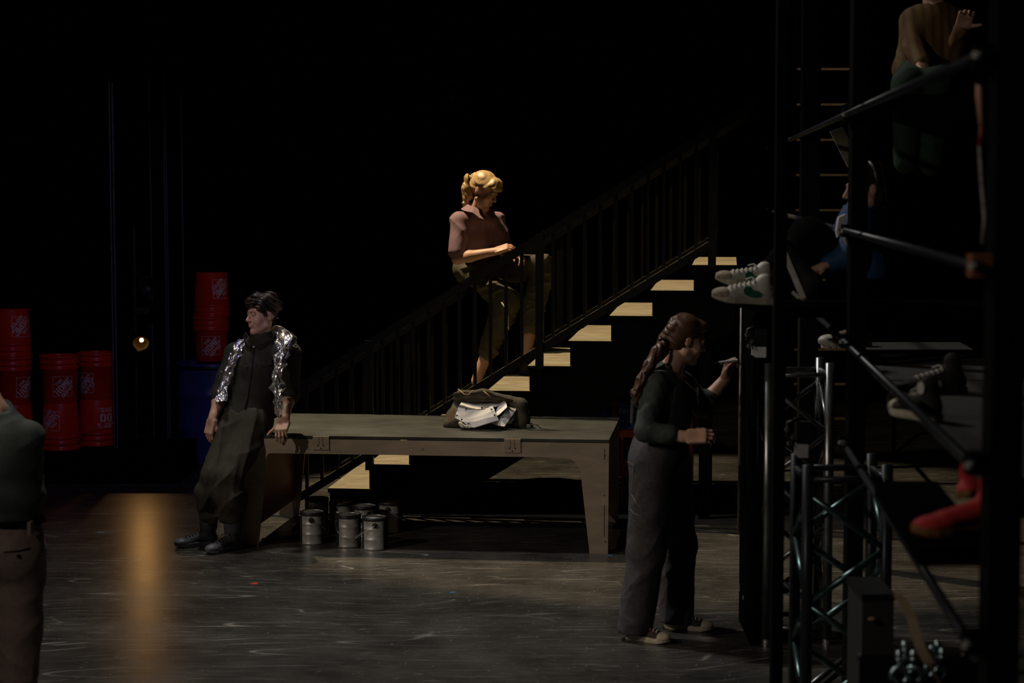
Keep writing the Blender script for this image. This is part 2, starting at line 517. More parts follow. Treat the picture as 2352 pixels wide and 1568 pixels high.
def add_head(S, c, fwd, up, sc=1.0):
    M = frame(fwd, up)
    P = lambda x, y, z: c + sc * (V3(x, y, z) @ M)
    S.ell(P(0, -.014, .028), np.array((.073, .092, .084)) * sc, M, .02)
    S.ell(P(0, .034, -.035), np.array((.056, .054, .078)) * sc, M, .025)
    for s in (-1, 1):
        S.cap(P(s * .044, .0, -.062), P(s * .008, .062, -.1), .021 * sc, .017 * sc, .02)
        S.ell(P(s * .036, .058, -.03), np.array((.024, .02, .026)) * sc, M, .02)
    S.ell(P(0, .072, -.1), np.array((.018, .014, .013)) * sc, M, .015)
    S.cap(P(-.03, .076, .022), P(.03, .076, .022), .011 * sc, .011 * sc, .012)
    for s in (-1, 1):
        S.ell(P(s * .031, .094, .002), np.array((.016, .014, .010)) * sc, M, .010, True)
    for s in (-1, 1):
        S.ell(P(s * .031, .0765, .0105), np.array((.0165, .0105, .0048)) * sc, M, .004)
        S.ell(P(s * .031, .0755, -.0085), np.array((.0155, .0095, .0042)) * sc, M, .004)
    S.cap(P(0, .083, .012), P(0, .105, -.026), .0075 * sc, .011 * sc, .008)
    for s in (-1, 1):
        S.ell(P(s * .0105, .092, -.03), np.array((.008, .010, .008)) * sc, M, .005)
    S.ell(P(0, .086, -.057), np.array((.022, .010, .006)) * sc, M, .005)
    S.ell(P(0, .085, -.068), np.array((.019, .010, .007)) * sc, M, .005)
    for s in (-1, 1):
        S.ell(P(s * .0725, -.012, -.004), np.array((.008, .017, .029)) * sc, M, .006)
        S.ell(P(s * .083, -.006, .0), np.array((.005, .011, .018)) * sc, M, .005, True)
    return M, P


def face_parts(parent, M, P, sc=1.0, eyes=True, browm=None):
    for s in (-1, 1):
        if eyes:
            b = MB(); b.sphere(P(s * .031, .0705, .001), .0125 * sc, 0, 14, 10)
            b.sphere(P(s * .031, .0785, .001), .0066 * sc, 1, 10, 8)
            b.build('eye', [EYEW, IRIS], parent, smooth=True)
        b = MB()
        b.tube([P(s * .013, .0875, .020), P(s * .028, .0868, .0255), P(s * .044, .0755, .0215)], [.0028 * sc, .0036 * sc, .0018 * sc], 6)
        b.build('eyebrow', browm or BROW, parent, smooth=True)


def lips_fm(c, P, sc=1.0):
    a, b = P(0, .088, -.057), P(0, .087, -.068)
    M = None

    def fn(C):
        d = np.minimum(np.linalg.norm((C - a), axis=1), np.linalg.norm(C - b, axis=1))
        la, lb = P(.016, .084, -.062), P(-.016, .084, -.062)
        d2 = np.minimum(np.linalg.norm(C - la, axis=1), np.linalg.norm(C - lb, axis=1))
        return ((d < .0085 * sc) | (d2 < .0075 * sc)).astype(np.int32)
    return fn


def add_hand(S, w, d, n, thumb, size=1.0, curl=(0.35, 0.5, 0.4), spread=0.06, tcurl=0.3, tout=0.75, k=0.0035, curls=None):
    """w wrist, d wrist->knuckles, n palm normal, thumb = direction to the thumb side"""
    d = unit(d); n = unit(n - d * np.dot(n, d)); s = unit(np.cross(d, n))
    if np.dot(s, thumb) < 0: s = -s
    z = size
    M = np.array([s, d, n])
    S.box(w + d * .052 * z, np.array((.034, .042, .007)) * z, .007 * z, M, .012)
    S.cap(w - d * .02 * z, w + d * .02 * z, .024 * z, .026 * z, .02, flat=n, ff=.72)
    S.ell(w + d * .035 * z + s * .024 * z + n * .008 * z, np.array((.017, .03, .014)) * z, M, .012)
    ks = (.030, .010, -.010, -.029); L = (.074, .082, .076, .060); kd = (.094, .098, .094, .086)
    for i in range(4):
        p = w + d * kd[i] * z + s * ks[i] * z
        a = spread * (1.5 - i)
        dd = unit(d + s * a); cu = curls[i] if curls else curl
        ang = 0; l = L[i] * z
        S.cap(w + d * .05 * z + s * ks[i] * .8 * z, p, .0095 * z, .0095 * z, .008)
        for j, fr in enumerate((.45, .3, .25)):
            ang += cu[j]
            q = p + (dd * math.cos(ang) + n * math.sin(ang)) * l * fr
            r0 = (.0088, .0080, .0072, .0062)[j] * z * (1 if i < 3 else .88); r1 = (.0088, .0080, .0072, .0062)[j + 1] * z * (1 if i < 3 else .88)
            S.cap(p, q, r0, r1, k); p = q
    p = w + d * .022 * z + s * .028 * z + n * .006 * z
    dd = unit(d * (1 - tout * .5) + s * tout + n * .25); 
    for j, l in enumerate((.040, .032, .026)):
        q = p + dd * l * z
        S.cap(p, q, (.0125, .0100, .0088)[j] * z, (.0100, .0088, .0072)[j] * z, .005); p = q
        dd = unit(dd + (d * .5 - s * .35 + n * .45) * tcurl * 1.2)


def add_limb(S, a, b, c, r, k=0.02):
    """upper joint, middle joint, end joint with four radii"""
    a, b, c = map(np.array, (a, b, c))
    S.cap(a, a + (b - a) * .45, r[0], r[1], k); S.cap(a + (b - a) * .45, b, r[1], r[2], k)
    S.cap(b, b + (c - b) * .32, r[2], r[3], k); S.cap(b + (c - b) * .32, c, r[3], r[4], k)


def add_torso(S, pel, chest, neck, shl, shr, fwd, g=0.0, hipw=.085):
    pel, chest, neck, shl, shr = map(np.array, (pel, chest, neck, shl, shr))
    lat = unit(shr - shl); f = unit(fwd)
    M = frame(f, unit(neck - pel))
    S.ell(pel, np.array((.165, .115, .13)) + g, M, .04)
    S.ell(pel + (chest - pel) * .45, np.array((.135, .095, .15)) + g, M, .05)
    S.ell(chest, np.array((.155, .108, .17)) + g, M, .05)
    mid = (shl + shr) / 2
    S.cap(shl, shr, .05 + g, .05 + g, .04, flat=f, ff=.95)
    S.cap(neck, mid + (shl - mid) * .62, .042 + g, .044 + g, .035)
    S.cap(neck, mid + (shr - mid) * .62, .042 + g, .044 + g, .035)
    return M

# ------------------------------------------------------------------ setting
FLOORM = floor_mat()


def slab(name, x0, x1, y0, y1, z0, z1, m):
    b = MB(); b.box(((x0 + x1) / 2, (y0 + y1) / 2, (z0 + z1) / 2), ((x1 - x0) / 2, 0, 0), (0, (y1 - y0) / 2, 0), (0, 0, (z1 - z0) / 2))
    o = b.build(name, m, None, (0, 0, z0)); o['kind'] = 'structure'
    return o


slab('floor', -9, 9, -3, 22, -0.1, 0, FLOORM)
slab('wall_back', -9, 9, 21.8, 22, 0, 9, WALLBLK)
slab('wall_left', -9.2, -9, -3, 22, 0, 9, WALLBLK)
slab('wall_right', 9, 9.2, -3, 22, 0, 9, WALLBLK)
slab('wall_front', -9, 9, -3.2, -3, 0, 9, WALLBLK)
slab('ceiling', -9, 9, -3, 22, 9, 9.1, WALLBLK)

# set axes: the platform bench, the stairs and the crates all stand square to each other
PA, PB = fl(545, 1255), fl(1398, 1272)
ANG = math.atan2(-(PB[1] - PA[1]), PB[0] - PA[0])
UU, VV, ZZ = V3(math.cos(ANG), -math.sin(ANG), 0), V3(math.sin(ANG), math.cos(ANG), 0), V3(0, 0, 1)
BL = float(np.linalg.norm(PB - PA))


def S3(a, b, z):
    return PA + UU * a + VV * b + ZZ * z


# ------------------------------------------------------------------ platform bench
PLY = wood_mat('raw_plywood', (0.36, 0.285, 0.21), rough=0.55, contrast=0.12, stretch=8)
PLYEDGE = mat('plywood_edge', (0.40, 0.30, 0.18), 0.7, var=0.3, scale=120)
TOPBLK = mat('dusty_black_top', (0.032, 0.034, 0.029), 0.5, var=0.6, scale=3.5, bump=0.05, bscale=30)
REDBRD = wood_mat('red_painted_board', (0.34, 0.035, 0.02), rough=0.5, contrast=0.3)
SCREW = mat('dark_screw_hole', (0.012, 0.01, 0.008), 0.6)

bench = thing('platform_bench', S3(BL / 2, .6, 0), 'long low plywood bench with black top and cut-out legs, a bag lying on it', 'bench')
TOPZ, BW = .72, 1.22


def arc(cx, cy, r, a0, a1, n=8):
    return [(cx + r * math.cos(math.radians(a0 + (a1 - a0) * i / n)), cy + r * math.sin(math.radians(a0 + (a1 - a0) * i / n))) for i in range(n + 1)]


def frame_profile():
    # outer outline of the long side, with the arch between the legs cut out
    t, ap = TOPZ - .022, TOPZ - .115
    p = [(0.0, 0), (0.135, 0), (0.195, ap - .07)] + arc(.225, ap - .03, .03, 180, 90, 4)
    p += arc(BL - .29, ap - .115, .115, 90, 15, 8)
    p += [(BL - .12, 0), (BL - .005, 0), (BL, t), (0.07, t), (0.045, t - .12), (0.0, .28)]
    return p


for vv, nm in ((0.0, 'front_frame'), (BW - .019, 'back_frame')):
    b = MB(); b.prism(frame_profile(), S3(0, vv, 0), UU, ZZ, VV * .019); b.build(nm, PLY, bench)
b = MB(); b.box(S3(BL / 2 + .02, BW / 2, TOPZ - .009), UU * (BL / 2 - .02), VV * (BW / 2 - .002), ZZ * .009); b.build('top', TOPBLK, bench)
for a in (.55, 1.77):
    b = MB(); b.box(S3(a, -.003, TOPZ - .045), UU * .052, VV * .006, ZZ * .043)
    tn = b.build('tenon_tab', PLY, bench)
    q = MB()
    for dx, dz in ((-.018, -.03), (0, -.048), (.018, -.03)):
        q.lathe(S3(a + dx, -.0085, TOPZ - .03 + dz), [(0, 0), (.0045, 0), (.0045, .003), (0, .003)], 8, ax=-VV)
    for dx in (-.012, .012):
        q.box(S3(a + dx, -.0092, TOPZ - .03), UU * .001, VV * .001, ZZ * .028)
    q.build('pin_mark', SCREW, tn)
for a, nm in ((.10, 'end_board'), (BL - .12, 'end_board')):
    b = MB(); b.box(S3(a, BW / 2, .40), UU * .011, VV * (BW / 2 - .021), ZZ * .28); b.build(nm, REDBRD, bench)
for a in (BL * .36, BL * .68):
    b = MB(); b.box(S3(a, BW / 2, TOPZ - .06), UU * .012, VV * (BW / 2 - .022), ZZ * .04); b.build('cross_rib', PLY, bench)
q = MB()
for a, z in ((BL - .022, .08), (BL - .03, .37), (BL - .025, .62), (.06, .07), (1.20, .645)):
    q.lathe(S3(a, -.001, z), [(0, 0), (.004, 0), (.004, .002), (0, .002)], 8, ax=-VV)
q.build('screw_heads', SCREW, bench)
b = MB(); b.box(S3(BL - .028, -.001, .21), UU * .0015, VV * .001, ZZ * .10); b.box(S3(BL - .028, -.001, .63), UU * .0015, VV * .001, ZZ * .035); b.build('joint_line', SCREW, bench)

# ------------------------------------------------------------------ staircase
TREAD = wood_mat('raw_chipboard_tread', (0.27, 0.225, 0.145), rough=0.75, contrast=0.28, stretch=5)
STBLK = mat('stair_black_paint', (0.003, 0.003, 0.003), 0.8, var=0.3, scale=20, spec=0.04)
RAILM = mat('rail_black_paint', (0.0065, 0.006, 0.0055), 0.5, var=0.3, scale=25, spec=0.15)
N0, RUN, RISE, NST = .324, .2830, .176, 10
B0, B1 = 1.375, 2.93
st = thing('staircase', S3(1.6, 2.1, 0), 'wide black staircase rising to the right with raw wood treads and black railings', 'staircase')


def nose(a):
    return RISE + (a - N0) * RISE / RUN


for k in range(NST):
    a0, z = N0 + RUN * k, RISE * (k + 1)
    b = MB()
    L_, R_ = a0 - .012, a0 + RUN
    R_ += .01
    b.hexa([S3(L_, B0 - .012, z - .032), S3(R_, B0 - .012, z - .032), S3(R_, B1 + .012, z - .032), S3(L_, B1 + .012, z - .032), S3(L_, B0 - .012, z), S3(R_, B0 - .012, z), S3(R_, B1 + .012, z), S3(L_, B1 + .012, z)])
    b.m[1] = 1
    b.build('tread', [STBLK, TREAD], st)
    b = MB(); b.hexa([S3(a0 + .004, B0 + .02, z - RISE), S3(a0 + .016, B0 + .02, z - RISE), S3(a0 + .016, B1 - .02, z - RISE), S3(a0 + .004, B1 - .02, z - RISE), S3(a0 + .004, B0 + .02, z - .033), S3(a0 + .016, B0 + .02, z - .033), S3(a0 + .016, B1 - .02, z - .033), S3(a0 + .004, B1 - .02, z - .033)])
    b.build('riser', STBLK, st)
saw = [(N0, 0)]
for k in range(NST):
    a0, z = N0 + RUN * k, RISE * (k + 1) - .033
    saw += [(a0, z), (a0 + RUN, z)]
ae = N0 + RUN * NST
saw += [(ae, RISE * NST - .45), (N0 + .50, 0)]
for vb in (B0, B1 - .03):
    # triangulate as quads per step so that the concave outline stays clean
    b = MB()
    for k in range(NST):
        a0, a1, z = N0 + RUN * k, N0 + RUN * (k + 1), RISE * (k + 1) - .033
        lo = lambda a: max(0.0, nose(a) - .62)
        b.hexa([S3(a0, vb, lo(a0)), S3(a1, vb, lo(a1)), S3(a1, vb + .03, lo(a1)), S3(a0, vb + .03, lo(a0)), S3(a0, vb, z), S3(a1, vb, z), S3(a1, vb + .03, z), S3(a0, vb + .03, z)])
    b.build('stringer', STBLK, st)
for aa in (ae - .20,):
    for vv in (B0 + .05, B1 - .05):
        b = MB(); b.box(S3(aa, vv, (RISE * NST - .04) / 2), UU * .04, VV * .04, ZZ * (RISE * NST - .04) / 2); b.build('support_leg', STBLK, st)

RAILLIT = mat('lit_rail_top', (0.30, 0.25, 0.17), 0.6, var=.5, scale=30)  # pale tone paints the light along the bottom rail tops
HANDLIT = mat('lit_handrail_top', (0.030, 0.029, 0.030), 0.45, var=.5, scale=20)  # paler tone stands in for light on the handrail tops
RTOP, RH = .875, .07
POSTS = [.62, N0 + RUN * 5 + .075 - .0, 2.995]
for vb in (B0 - .04, B1 + .04):
    a0, a1 = -.38, 3.30
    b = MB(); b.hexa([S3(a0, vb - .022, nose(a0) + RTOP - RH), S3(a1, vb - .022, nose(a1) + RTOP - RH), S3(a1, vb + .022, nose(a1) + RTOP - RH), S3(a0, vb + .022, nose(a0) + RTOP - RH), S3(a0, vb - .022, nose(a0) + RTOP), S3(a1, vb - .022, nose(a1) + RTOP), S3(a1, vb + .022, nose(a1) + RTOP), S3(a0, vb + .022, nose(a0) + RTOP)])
    b.m[1] = 1; b.build('handrail', [RAILM, HANDLIT], st)
    a0, a1 = .09, 3.02
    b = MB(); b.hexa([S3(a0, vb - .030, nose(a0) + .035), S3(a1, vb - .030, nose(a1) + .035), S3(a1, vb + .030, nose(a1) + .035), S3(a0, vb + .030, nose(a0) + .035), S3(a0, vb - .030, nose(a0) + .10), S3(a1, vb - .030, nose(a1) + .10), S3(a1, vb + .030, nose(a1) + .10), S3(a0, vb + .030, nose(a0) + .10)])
    b.m[1] = 1; b.build('bottom_rail', [RAILM, RAILLIT], st)
    bm_ = MB(); bm_.box((0, 0, 0), UU * .0115, VV * .0115, ZZ * ((RTOP - RH - .10) / 2 + .01))
    bmesh_data = None
    n = 27
    for i in range(n):
        a = .17 + i * .1085
        if min(abs(a - p) for p in POSTS) < .04: continue
        c = S3(a, vb, nose(a) + (.10 + RTOP - RH) / 2)
        if bmesh_data is None:
            o = mk('baluster', np.array(bm_.v) + c, bm_.f, RAILM, st); bmesh_data = True
            me = bpy.data.meshes.new('baluster'); me.from_pydata(bm_.v, [], bm_.f); me.materials.append(RAILM); me.update()
        else:
            link_mesh('baluster', me, st, loc=c)
    for i, a in enumerate(POSTS):
        k = int((a - N0) / RUN); zb = RISE * (k + 1) - (0.02 if i else .035)
        vs = vb + (-.012 if vb < 2 else .012)
        b = MB(); z1 = nose(a) + RTOP - .01
        b.box(S3(a, vs, (zb + z1) / 2), UU * .027, VV * .027, ZZ * ((z1 - zb) / 2)); b.build('newel_post', RAILM, st)

# ------------------------------------------------------------------ red buckets with printed labels
BUCK = mat('orange_red_plastic', (0.62, 0.030, 0.012), 0.30, var=0.08, scale=14, spec=0.5)
PRINT = mat('grey_white_print', (0.62, 0.56, 0.56), 0.5, var=0.15, scale=60)
WIRE = mat('galvanised_wire', (0.45, 0.45, 0.46), 0.35, metal=0.9)
# stencil letters as rectangles (x0,y0,x1,y1) on a 0..1 grid, thick slab stems with stencil gaps
GL = {
    'T': [(0, .78, .44, 1), (.56, .78, 1, 1), (0, .62, .16, .78), (.84, .62, 1, .78), (.36, .14, .64, .74), (.22, 0, .78, .14)],
    'H': [(0, 0, .34, .14), (.06, .14, .30, .86), (0, .86, .34, 1), (.66, 0, 1, .14), (.70, .14, .94, .86), (.66, .86, 1, 1), (.36, .42, .64, .58)],
    'E': [(.02, 0, .30, 1), (.36, .82, 1, 1), (.84, .66, 1, .82), (.36, .42, .74, .58), (.36, 0, 1, .18), (.84, .18, 1, .34)],
    'O': [(.04, .2, .32, .8), (.12, .8, .46, 1), (.54, .8, .88, 1), (.68, .2, .96, .8), (.12, 0, .46, .2), (.54, 0, .88, .2)],
    'M': [(0, 0, .26, 1), (.74, 0, 1, 1), (.30, .55, .46, .92), (.40, .28, .60, .60), (.54, .55, .70, .92)],
    'D': [(0, 0, .30, 1), (.36, .82, .8, 1), (.68, .2, .96, .82), (.36, 0, .8, .18)],
    'P': [(.04, 0, .32, 1), (.38, .84, .84, 1), (.68, .56, .96, .84), (.38, .44, .84, .58)],
    'L': [(.05, 0, .33, 1), (.39, 0, .95, .18), (.8, .18, .95, .34)],
    'S': [(.1, .82, .9, 1), (.04, .56, .3, .82), (.2, .42, .8, .58), (.7, .18, .96, .44), (.1, 0, .9, .18)],
    'I': [(.3, 0, .7, 1)],
    "'": [(.35, .66, .6, 1)],
    '.': [(.35, 0, .6, .2)],
}


def word_rects(t, x, y, h, w, gap=.12):
    out = []
    for ch in t:
        cw = w * (.5 if ch in "I'." else 1)
        if ch != ' ':
            for a, b_, c, d in GL[ch]:
                out.append((x + a * cw, y + b_ * h, x + c * cw, y + d * h))
        x += cw + gap * w
    return out


def word_len(t, w, gap=.12):
    return sum(w * (.5 if c in "I'." else 1) for c in t) + gap * w * (len(t) - 1)


def wrap_print(rects, rot, r_at, ang0, z0, sub=3, off=.0012):
    """flat print rectangles wrapped on a cone r_at(z)"""
    v, f = [], []
    c, s = math.cos(rot), math.sin(rot)
    for x0, y0, x1, y1 in rects:
        k = len(v); nx = max(1, min(24, int((x1 - x0) / .012))); ny = max(1, min(24, int((y1 - y0) / .012)))
        for i in range(nx + 1):
            for j in range(ny + 1):
                x = x0 + (x1 - x0) * i / nx; y = y0 + (y1 - y0) * j / ny
                X, Y = x * c - y * s, x * s + y * c
                z = z0 + Y; r = r_at(z) + off; th = ang0 + X / r
                v.append((r * math.sin(th), -r * math.cos(th), z))
        for i in range(nx):
            for j in range(ny):
                a = k + i * (ny + 1) + j
                f.append((a, a + ny + 1, a + ny + 2, a + 1))
    return v, f


def logo_rects():
    o = []
    for t, h, w, yy in (('HOME', .056, .036, -.030), ('THE', .024, .019, .034), ('DEPOT', .030, .0225, -.068)):
        L = word_len(t, w); o += word_rects(t, -L / 2, yy, h, w)
    return o


BPROF = [(0, 0), (.128, 0), (.132, .004), (.1445, .262), (.150, .264), (.150, .276), (.1455, .278), (.1468, .305), (.152, .307), (.152, .320), (.1475, .322), (.1495, .352), (.155, .354), (.155, .370), (.146, .370), (.145, .36), (.126, .012), (0, .012)]
rz_at = lambda z: .132 + (.1445 - .132) * (z - .004) / .258


def make_bucket(name, slogan=False):
    r = thing(name, (0, 0, 0), '', 'bucket')
    b = MB(); b.lathe((0, 0, 0), BPROF, 40); b.build('body', BUCK, r, smooth=False)
    for p in bpy.data.objects[r.children[0].name].data.polygons: p.use_smooth = True
    h = .078
    sq = [(-h, -h, h, -h + .0028), (-h, h - .0028, h, h), (-h, -h, -h + .0028, h), (h - .0028, -h, h, h)]
    v, f = wrap_print(logo_rects(), math.radians(45), rz_at, 0, .135); v2, f2 = wrap_print(sq, 0, rz_at, 0, .135)
    v = [tuple(p) for p in v] + v2; f = f + [tuple(i + len(v) - len(v2) for i in q) for q in f2]
    if slogan:
        rc = []
        for t, hh, w, yy in (("LET'S", .034, .030, .052), ('DO', .062, .052, -.022), ('THIS.', .034, .030, -.070)):
            L = word_len(t, w); rc += word_rects(t, -L / 2, yy, hh, w)
        v3, f3 = wrap_print(rc, 0, rz_at, math.pi, .135)
        mk('slogan_print', v3, f3, PRINT, r)
    mk('label_print', v, f, PRINT, r)
    b = MB(); pts = [(.157 * math.cos(t), .03 - .157 * math.sin(t) * .35 - .13, .315 - .16 * math.sin(t)) for t in np.linspace(0, math.pi, 15)]
    pts = [(.158 * math.cos(t), .10 * math.sin(t) + .0, .312 - .13 * math.sin(t)) for t in np.linspace(0, math.pi, 15)]
    pts = [(x, y + .12 * math.sin(i / 14 * math.pi), z) for i, (x, y, z) in enumerate(pts)]
    b.tube(pts, .002, 6); b.build('bail_handle', WIRE, r)
    return r


proto = make_bucket('bucket', True)
PLZ = .24
D1 = fl(140, 1030, PLZ); D2 = fl(224, 1020, PLZ); D0 = fl(33, 1034, PLZ)
DR = at(487, 822, 16.6)
DRZ = .845
hb = .37
G = 'red buckets printed with a logo'
spots = [
    # (x, y, z, inverted, turn toward viewer, label)
    (D0, PLZ + .0, True, -.4, 'red bucket, lowest of the stack at the left edge, mostly behind the person'),
    (D0, PLZ + .37, False, .75, 'red bucket standing upright in the middle of the stack at the left edge'),
    (D0, PLZ + .74, True, .55, 'upside-down red bucket on top of the stack at the left edge'),
    (D1, PLZ, True, -.62, 'upside-down red bucket at the foot of the two-high stack left of the slogan stack'),
    (D1, PLZ + .37, False, .20, 'upright red bucket on top of the two-high stack nearest the left-edge stack'),
    (D2, PLZ, True, math.pi + .55, 'upside-down red bucket with a three-line slogan print beside the masking flat'),
    (D2, PLZ + .37, False, -.72, 'upright red bucket stacked on the bucket with the slogan'),
    (DR, DRZ, False, 0.0, 'upright red bucket standing on the blue drum'),
    (DR, DRZ + .37, True, .62, 'upside-down red bucket topping the pair on the blue drum'),
]
for i, (p, z, inv, turn, lab) in enumerate(spots):
    o = proto if i == 0 else copy_tree(proto, (0, 0, 0))
    face = math.atan2(p[0], p[1])          # turn the print to the audience side
    base = (p[0] + RNG.normal(0, .004), p[1], z + (.37 if inv else 0))
    o.location = base
    if inv:
        o.rotation_euler = (math.pi, 0, -face + turn + math.pi)
    else:
        o.rotation_euler = (0, 0, -face + turn)
    tag(o, lab, 'bucket', G)

# low black riser that carries the bucket stacks
b = MB(); b.box((-4.45, 15.75, PLZ / 2), (1.87, 0, 0), (0, .45, 0), (0, 0, PLZ / 2)); tag(b.build('riser_platform', BLACK), 'low black stage riser carrying the red bucket stacks and masking flats', 'platform')

# blue drum
DRUM = mat('blue_drum_plastic', (0.035, 0.05, 0.22), 0.34, var=0.15, scale=8)
dr = thing('drum', (DR[0], DR[1], 0), 'large blue plastic drum under two red buckets, behind the leaning person', 'drum')
prof = [(0, 0), (.272, 0), (.285, .02), (.288, .27), (.296, .285), (.288, .30), (.288, .56), (.296, .575), (.288, .59), (.286, .80), (.292, .815), (.292, .835), (.27, .84), (.262, .832), (0, .832)]
b = MB(); b.lathe((DR[0], DR[1], 0), prof, 48); b.build('body', DRUM, dr, smooth=True)
b = MB(); b.lathe((DR[0], DR[1], .79), [(.291, 0), (.299, .006), (.299, .022), (.291, .028)], 48); b.build('locking_ring', BLACKSAT, dr, smooth=True)
for s in (-1, 1):
    b = MB(); b.lathe((DR[0] + .15 * s, DR[1] - .05, .832), [(.035, 0), (.035, .012), (0, .012)], 16); b.build('bung', DRUM, dr)

# ------------------------------------------------------------------ masking flats, side light, ladder, hung fixture
EDGE = mat('lit_edge_tone', (0.10, 0.10, 0.12), 0.35, var=0.3, scale=20)  # pale strips paint the lit lines along the flat edges


def flat(px0, px1, Y, z1, zb, label):
    a, b_ = at(px0, 800, Y), at(px1, 800, Y)
    w = b_[0] - a[0]; cx = (a[0] + b_[0]) / 2
    r = thing('masking_flat', (cx, Y, zb), label, 'flat', 'narrow black masking flats')
    b = MB(); b.box((cx, Y, (z1 + zb) / 2), (max(w / 2 - .006, .006), 0, 0), (0, .02, 0), (0, 0, (z1 - zb) / 2)); b.build('panel', WALLBLK, r)
    for x in (a[0], b_[0]):
        b = MB(); b.box((x, Y - .012, (z1 + zb) / 2), (.005, 0, 0), (0, .012, 0), (0, 0, (z1 - zb) / 2)); b.build('lit_edge_strip', EDGE, r)
    b = MB()
    b.bar((cx, Y + .02, z1 * .6), (cx, Y + .45, zb + .02), .05, .03); b.bar((cx, Y + .02, zb + .016), (cx, Y + .45, zb + .016), .05, .03); b.build('brace', BLACK, r)
    return r


flat(261, 268, 15.6, 3.1, PLZ, 'thin black masking flat edge between the bucket stacks and the glowing side lamp')
flat(352, 384, 17.4, 3.3, 0.0, 'tall narrow black masking flat just right of the glowing side lamp')
flat(389, 424, 17.45, 3.1, 0.0, 'shorter black masking flat nearest the blue drum')

LAMPY = 16.8
LP = at(322, 783, LAMPY)
AMBER = mat('lamp_filament', (1.0, 0.50, 0.15), 0.4, emit=560)
LENS = mat('amber_reflector', (0.0012, 0.0008, 0.0003), 0.6, var=.5, scale=60, spec=.002)
sl = thing('side_light', (LP[0] - .03, LAMPY + .1, 0), 'lit stage lamp glowing amber on a black boom stand', 'lamp')
b = MB(); b.tube([(LP[0] - .07, LAMPY + .16, .03), (LP[0] - .07, LAMPY + .16, 1.95)], .024, 12); b.build('boom_pole', BLACKSAT, sl)
b = MB(); b.lathe((LP[0] - .07, LAMPY + .16, 0), [(0, 0), (.25, 0), (.25, .02), (.05, .04), (0, .04)], 24); b.build('base_plate', BLACKSAT, sl)
C0 = LP + V3(0, .03, 0)
dirn = unit(V3(.187, -1, -.10))
b = MB(); b.lathe(C0 - dirn * .02, [(.020, -.16), (.05, -.155), (.066, -.05), (.070, .03), (.074, .035), (.074, .20), (.068, .20), (.062, .0)], 28, ax=dirn); b.build('lamp_body', BLACK, sl, smooth=True)
b = MB(); b.lathe(C0 - dirn * .02, [(.004, -.06), (.025, -.052), (.045, -.03), (.058, 0.0), (.062, .02)], 28, ax=dirn); b.build('reflector', LENS, sl, smooth=True)
b = MB(); b.sphere(C0 + dirn * .0 + V3(.006, 0, .006), .0145, 0, 14, 10); b.build('bulb', AMBER, sl, smooth=True)
b = MB(); b.tube([LP + V3(-.075, .04, .0), LP + V3(-.085, .04, .12), LP + V3(-.07, .12, .16), LP + V3(.085, .04, .12), LP + V3(.075, .04, .0)], .008, 8); b.build('yoke', BLACKSAT, sl)
b = MB(); b.box(LP + V3(.0, .16, .25), (.07, 0, 0), (0, .05, 0), (0, 0, .03)); b.build('connector_box', BLACKSAT, sl)
# dark second fixture above, on the same boom
C1 = at(338, 655, LAMPY)
b = MB(); b.lathe(C1, [(.0, -.17), (.055, -.16), (.075, -.04), (.085, .05), (.085, .08), (.078, .08), (.07, .02), (0, .015)], 24, ax=unit(V3(.3, -1, -.1))); b.build('dark_lamp', BLACKSAT, sl, smooth=True)
b = MB(); b.tube([C1 + V3(0, .02, 0), (LP[0] - .07, LAMPY + .16, C1[2] + .1)], .012, 8); b.build('clamp_arm', BLACKSAT, sl)

hx = at(1038, 228, 18.5)
hf = thing('hanging_stage_light', (hx[0], hx[1], hx[2]), 'unlit black stage light hanging high in the dark above the stairs', 'lamp')
b = MB(); b.lathe(hx, [(0, -.16), (.06, -.15), (.072, -.05), (.078, .1), (.07, .1), (.06, .0), (0, 0)], 24, ax=unit(V3(.2, -1, -.3))); b.build('lamp_body', BLACKSAT, hf, smooth=True)
b = MB(); b.tube([hx + V3(-.085, 0, 0), hx + V3(-.085, .02, .17), hx + V3(.085, .02, .17), hx + V3(.085, 0, 0)], .009, 8); b.build('yoke', BLACKSAT, hf)
b = MB(); b.tube([hx + V3(0, .02, .17), (hx[0], hx[1] + .02, 9)], .014, 8); b.build('drop_pipe', BLACK, hf)
LAD = thing('ladder', at(1890, 600, 17.5) * V3(1, 1, 0), 'black wall ladder seen between the scaffold posts, its rungs catching light', 'ladder')
RUNG = mat('bare_wood_rung', (0.45, 0.32, 0.2), 0.5, var=0.2)
lx0, lx1 = at(1822, 400, 17.5)[0], at(1962, 400, 17.5)[0]
for x in (lx0, lx1):
    b = MB(); b.box((x, 17.5, 2.1), (.02, 0, 0), (0, .03, 0), (0, 0, 2.1)); b.build('rail', BLACK, LAD)
z240, z321 = at(1890, 240, 17.5)[2], at(1890, 321, 17.5)[2]
dz = z240 - z321
for i in range(11):
    z = z240 + dz - dz * i
    if z > .2:
        b = MB(); b.box(((lx0 + lx1) / 2, 17.5, z), ((lx1 - lx0) / 2, 0, 0), (0, .018, 0), (0, 0, .009)); b.build('rung', RUNG, LAD)

# ------------------------------------------------------------------ paint cans under the bench
CANM = mat('tin_can', (0.62, 0.62, 0.60), 0.38, metal=0.45, var=0.25, scale=18, bump=0.04)
CANDK = mat('can_dark', (0.02, 0.02, 0.022), 0.5)


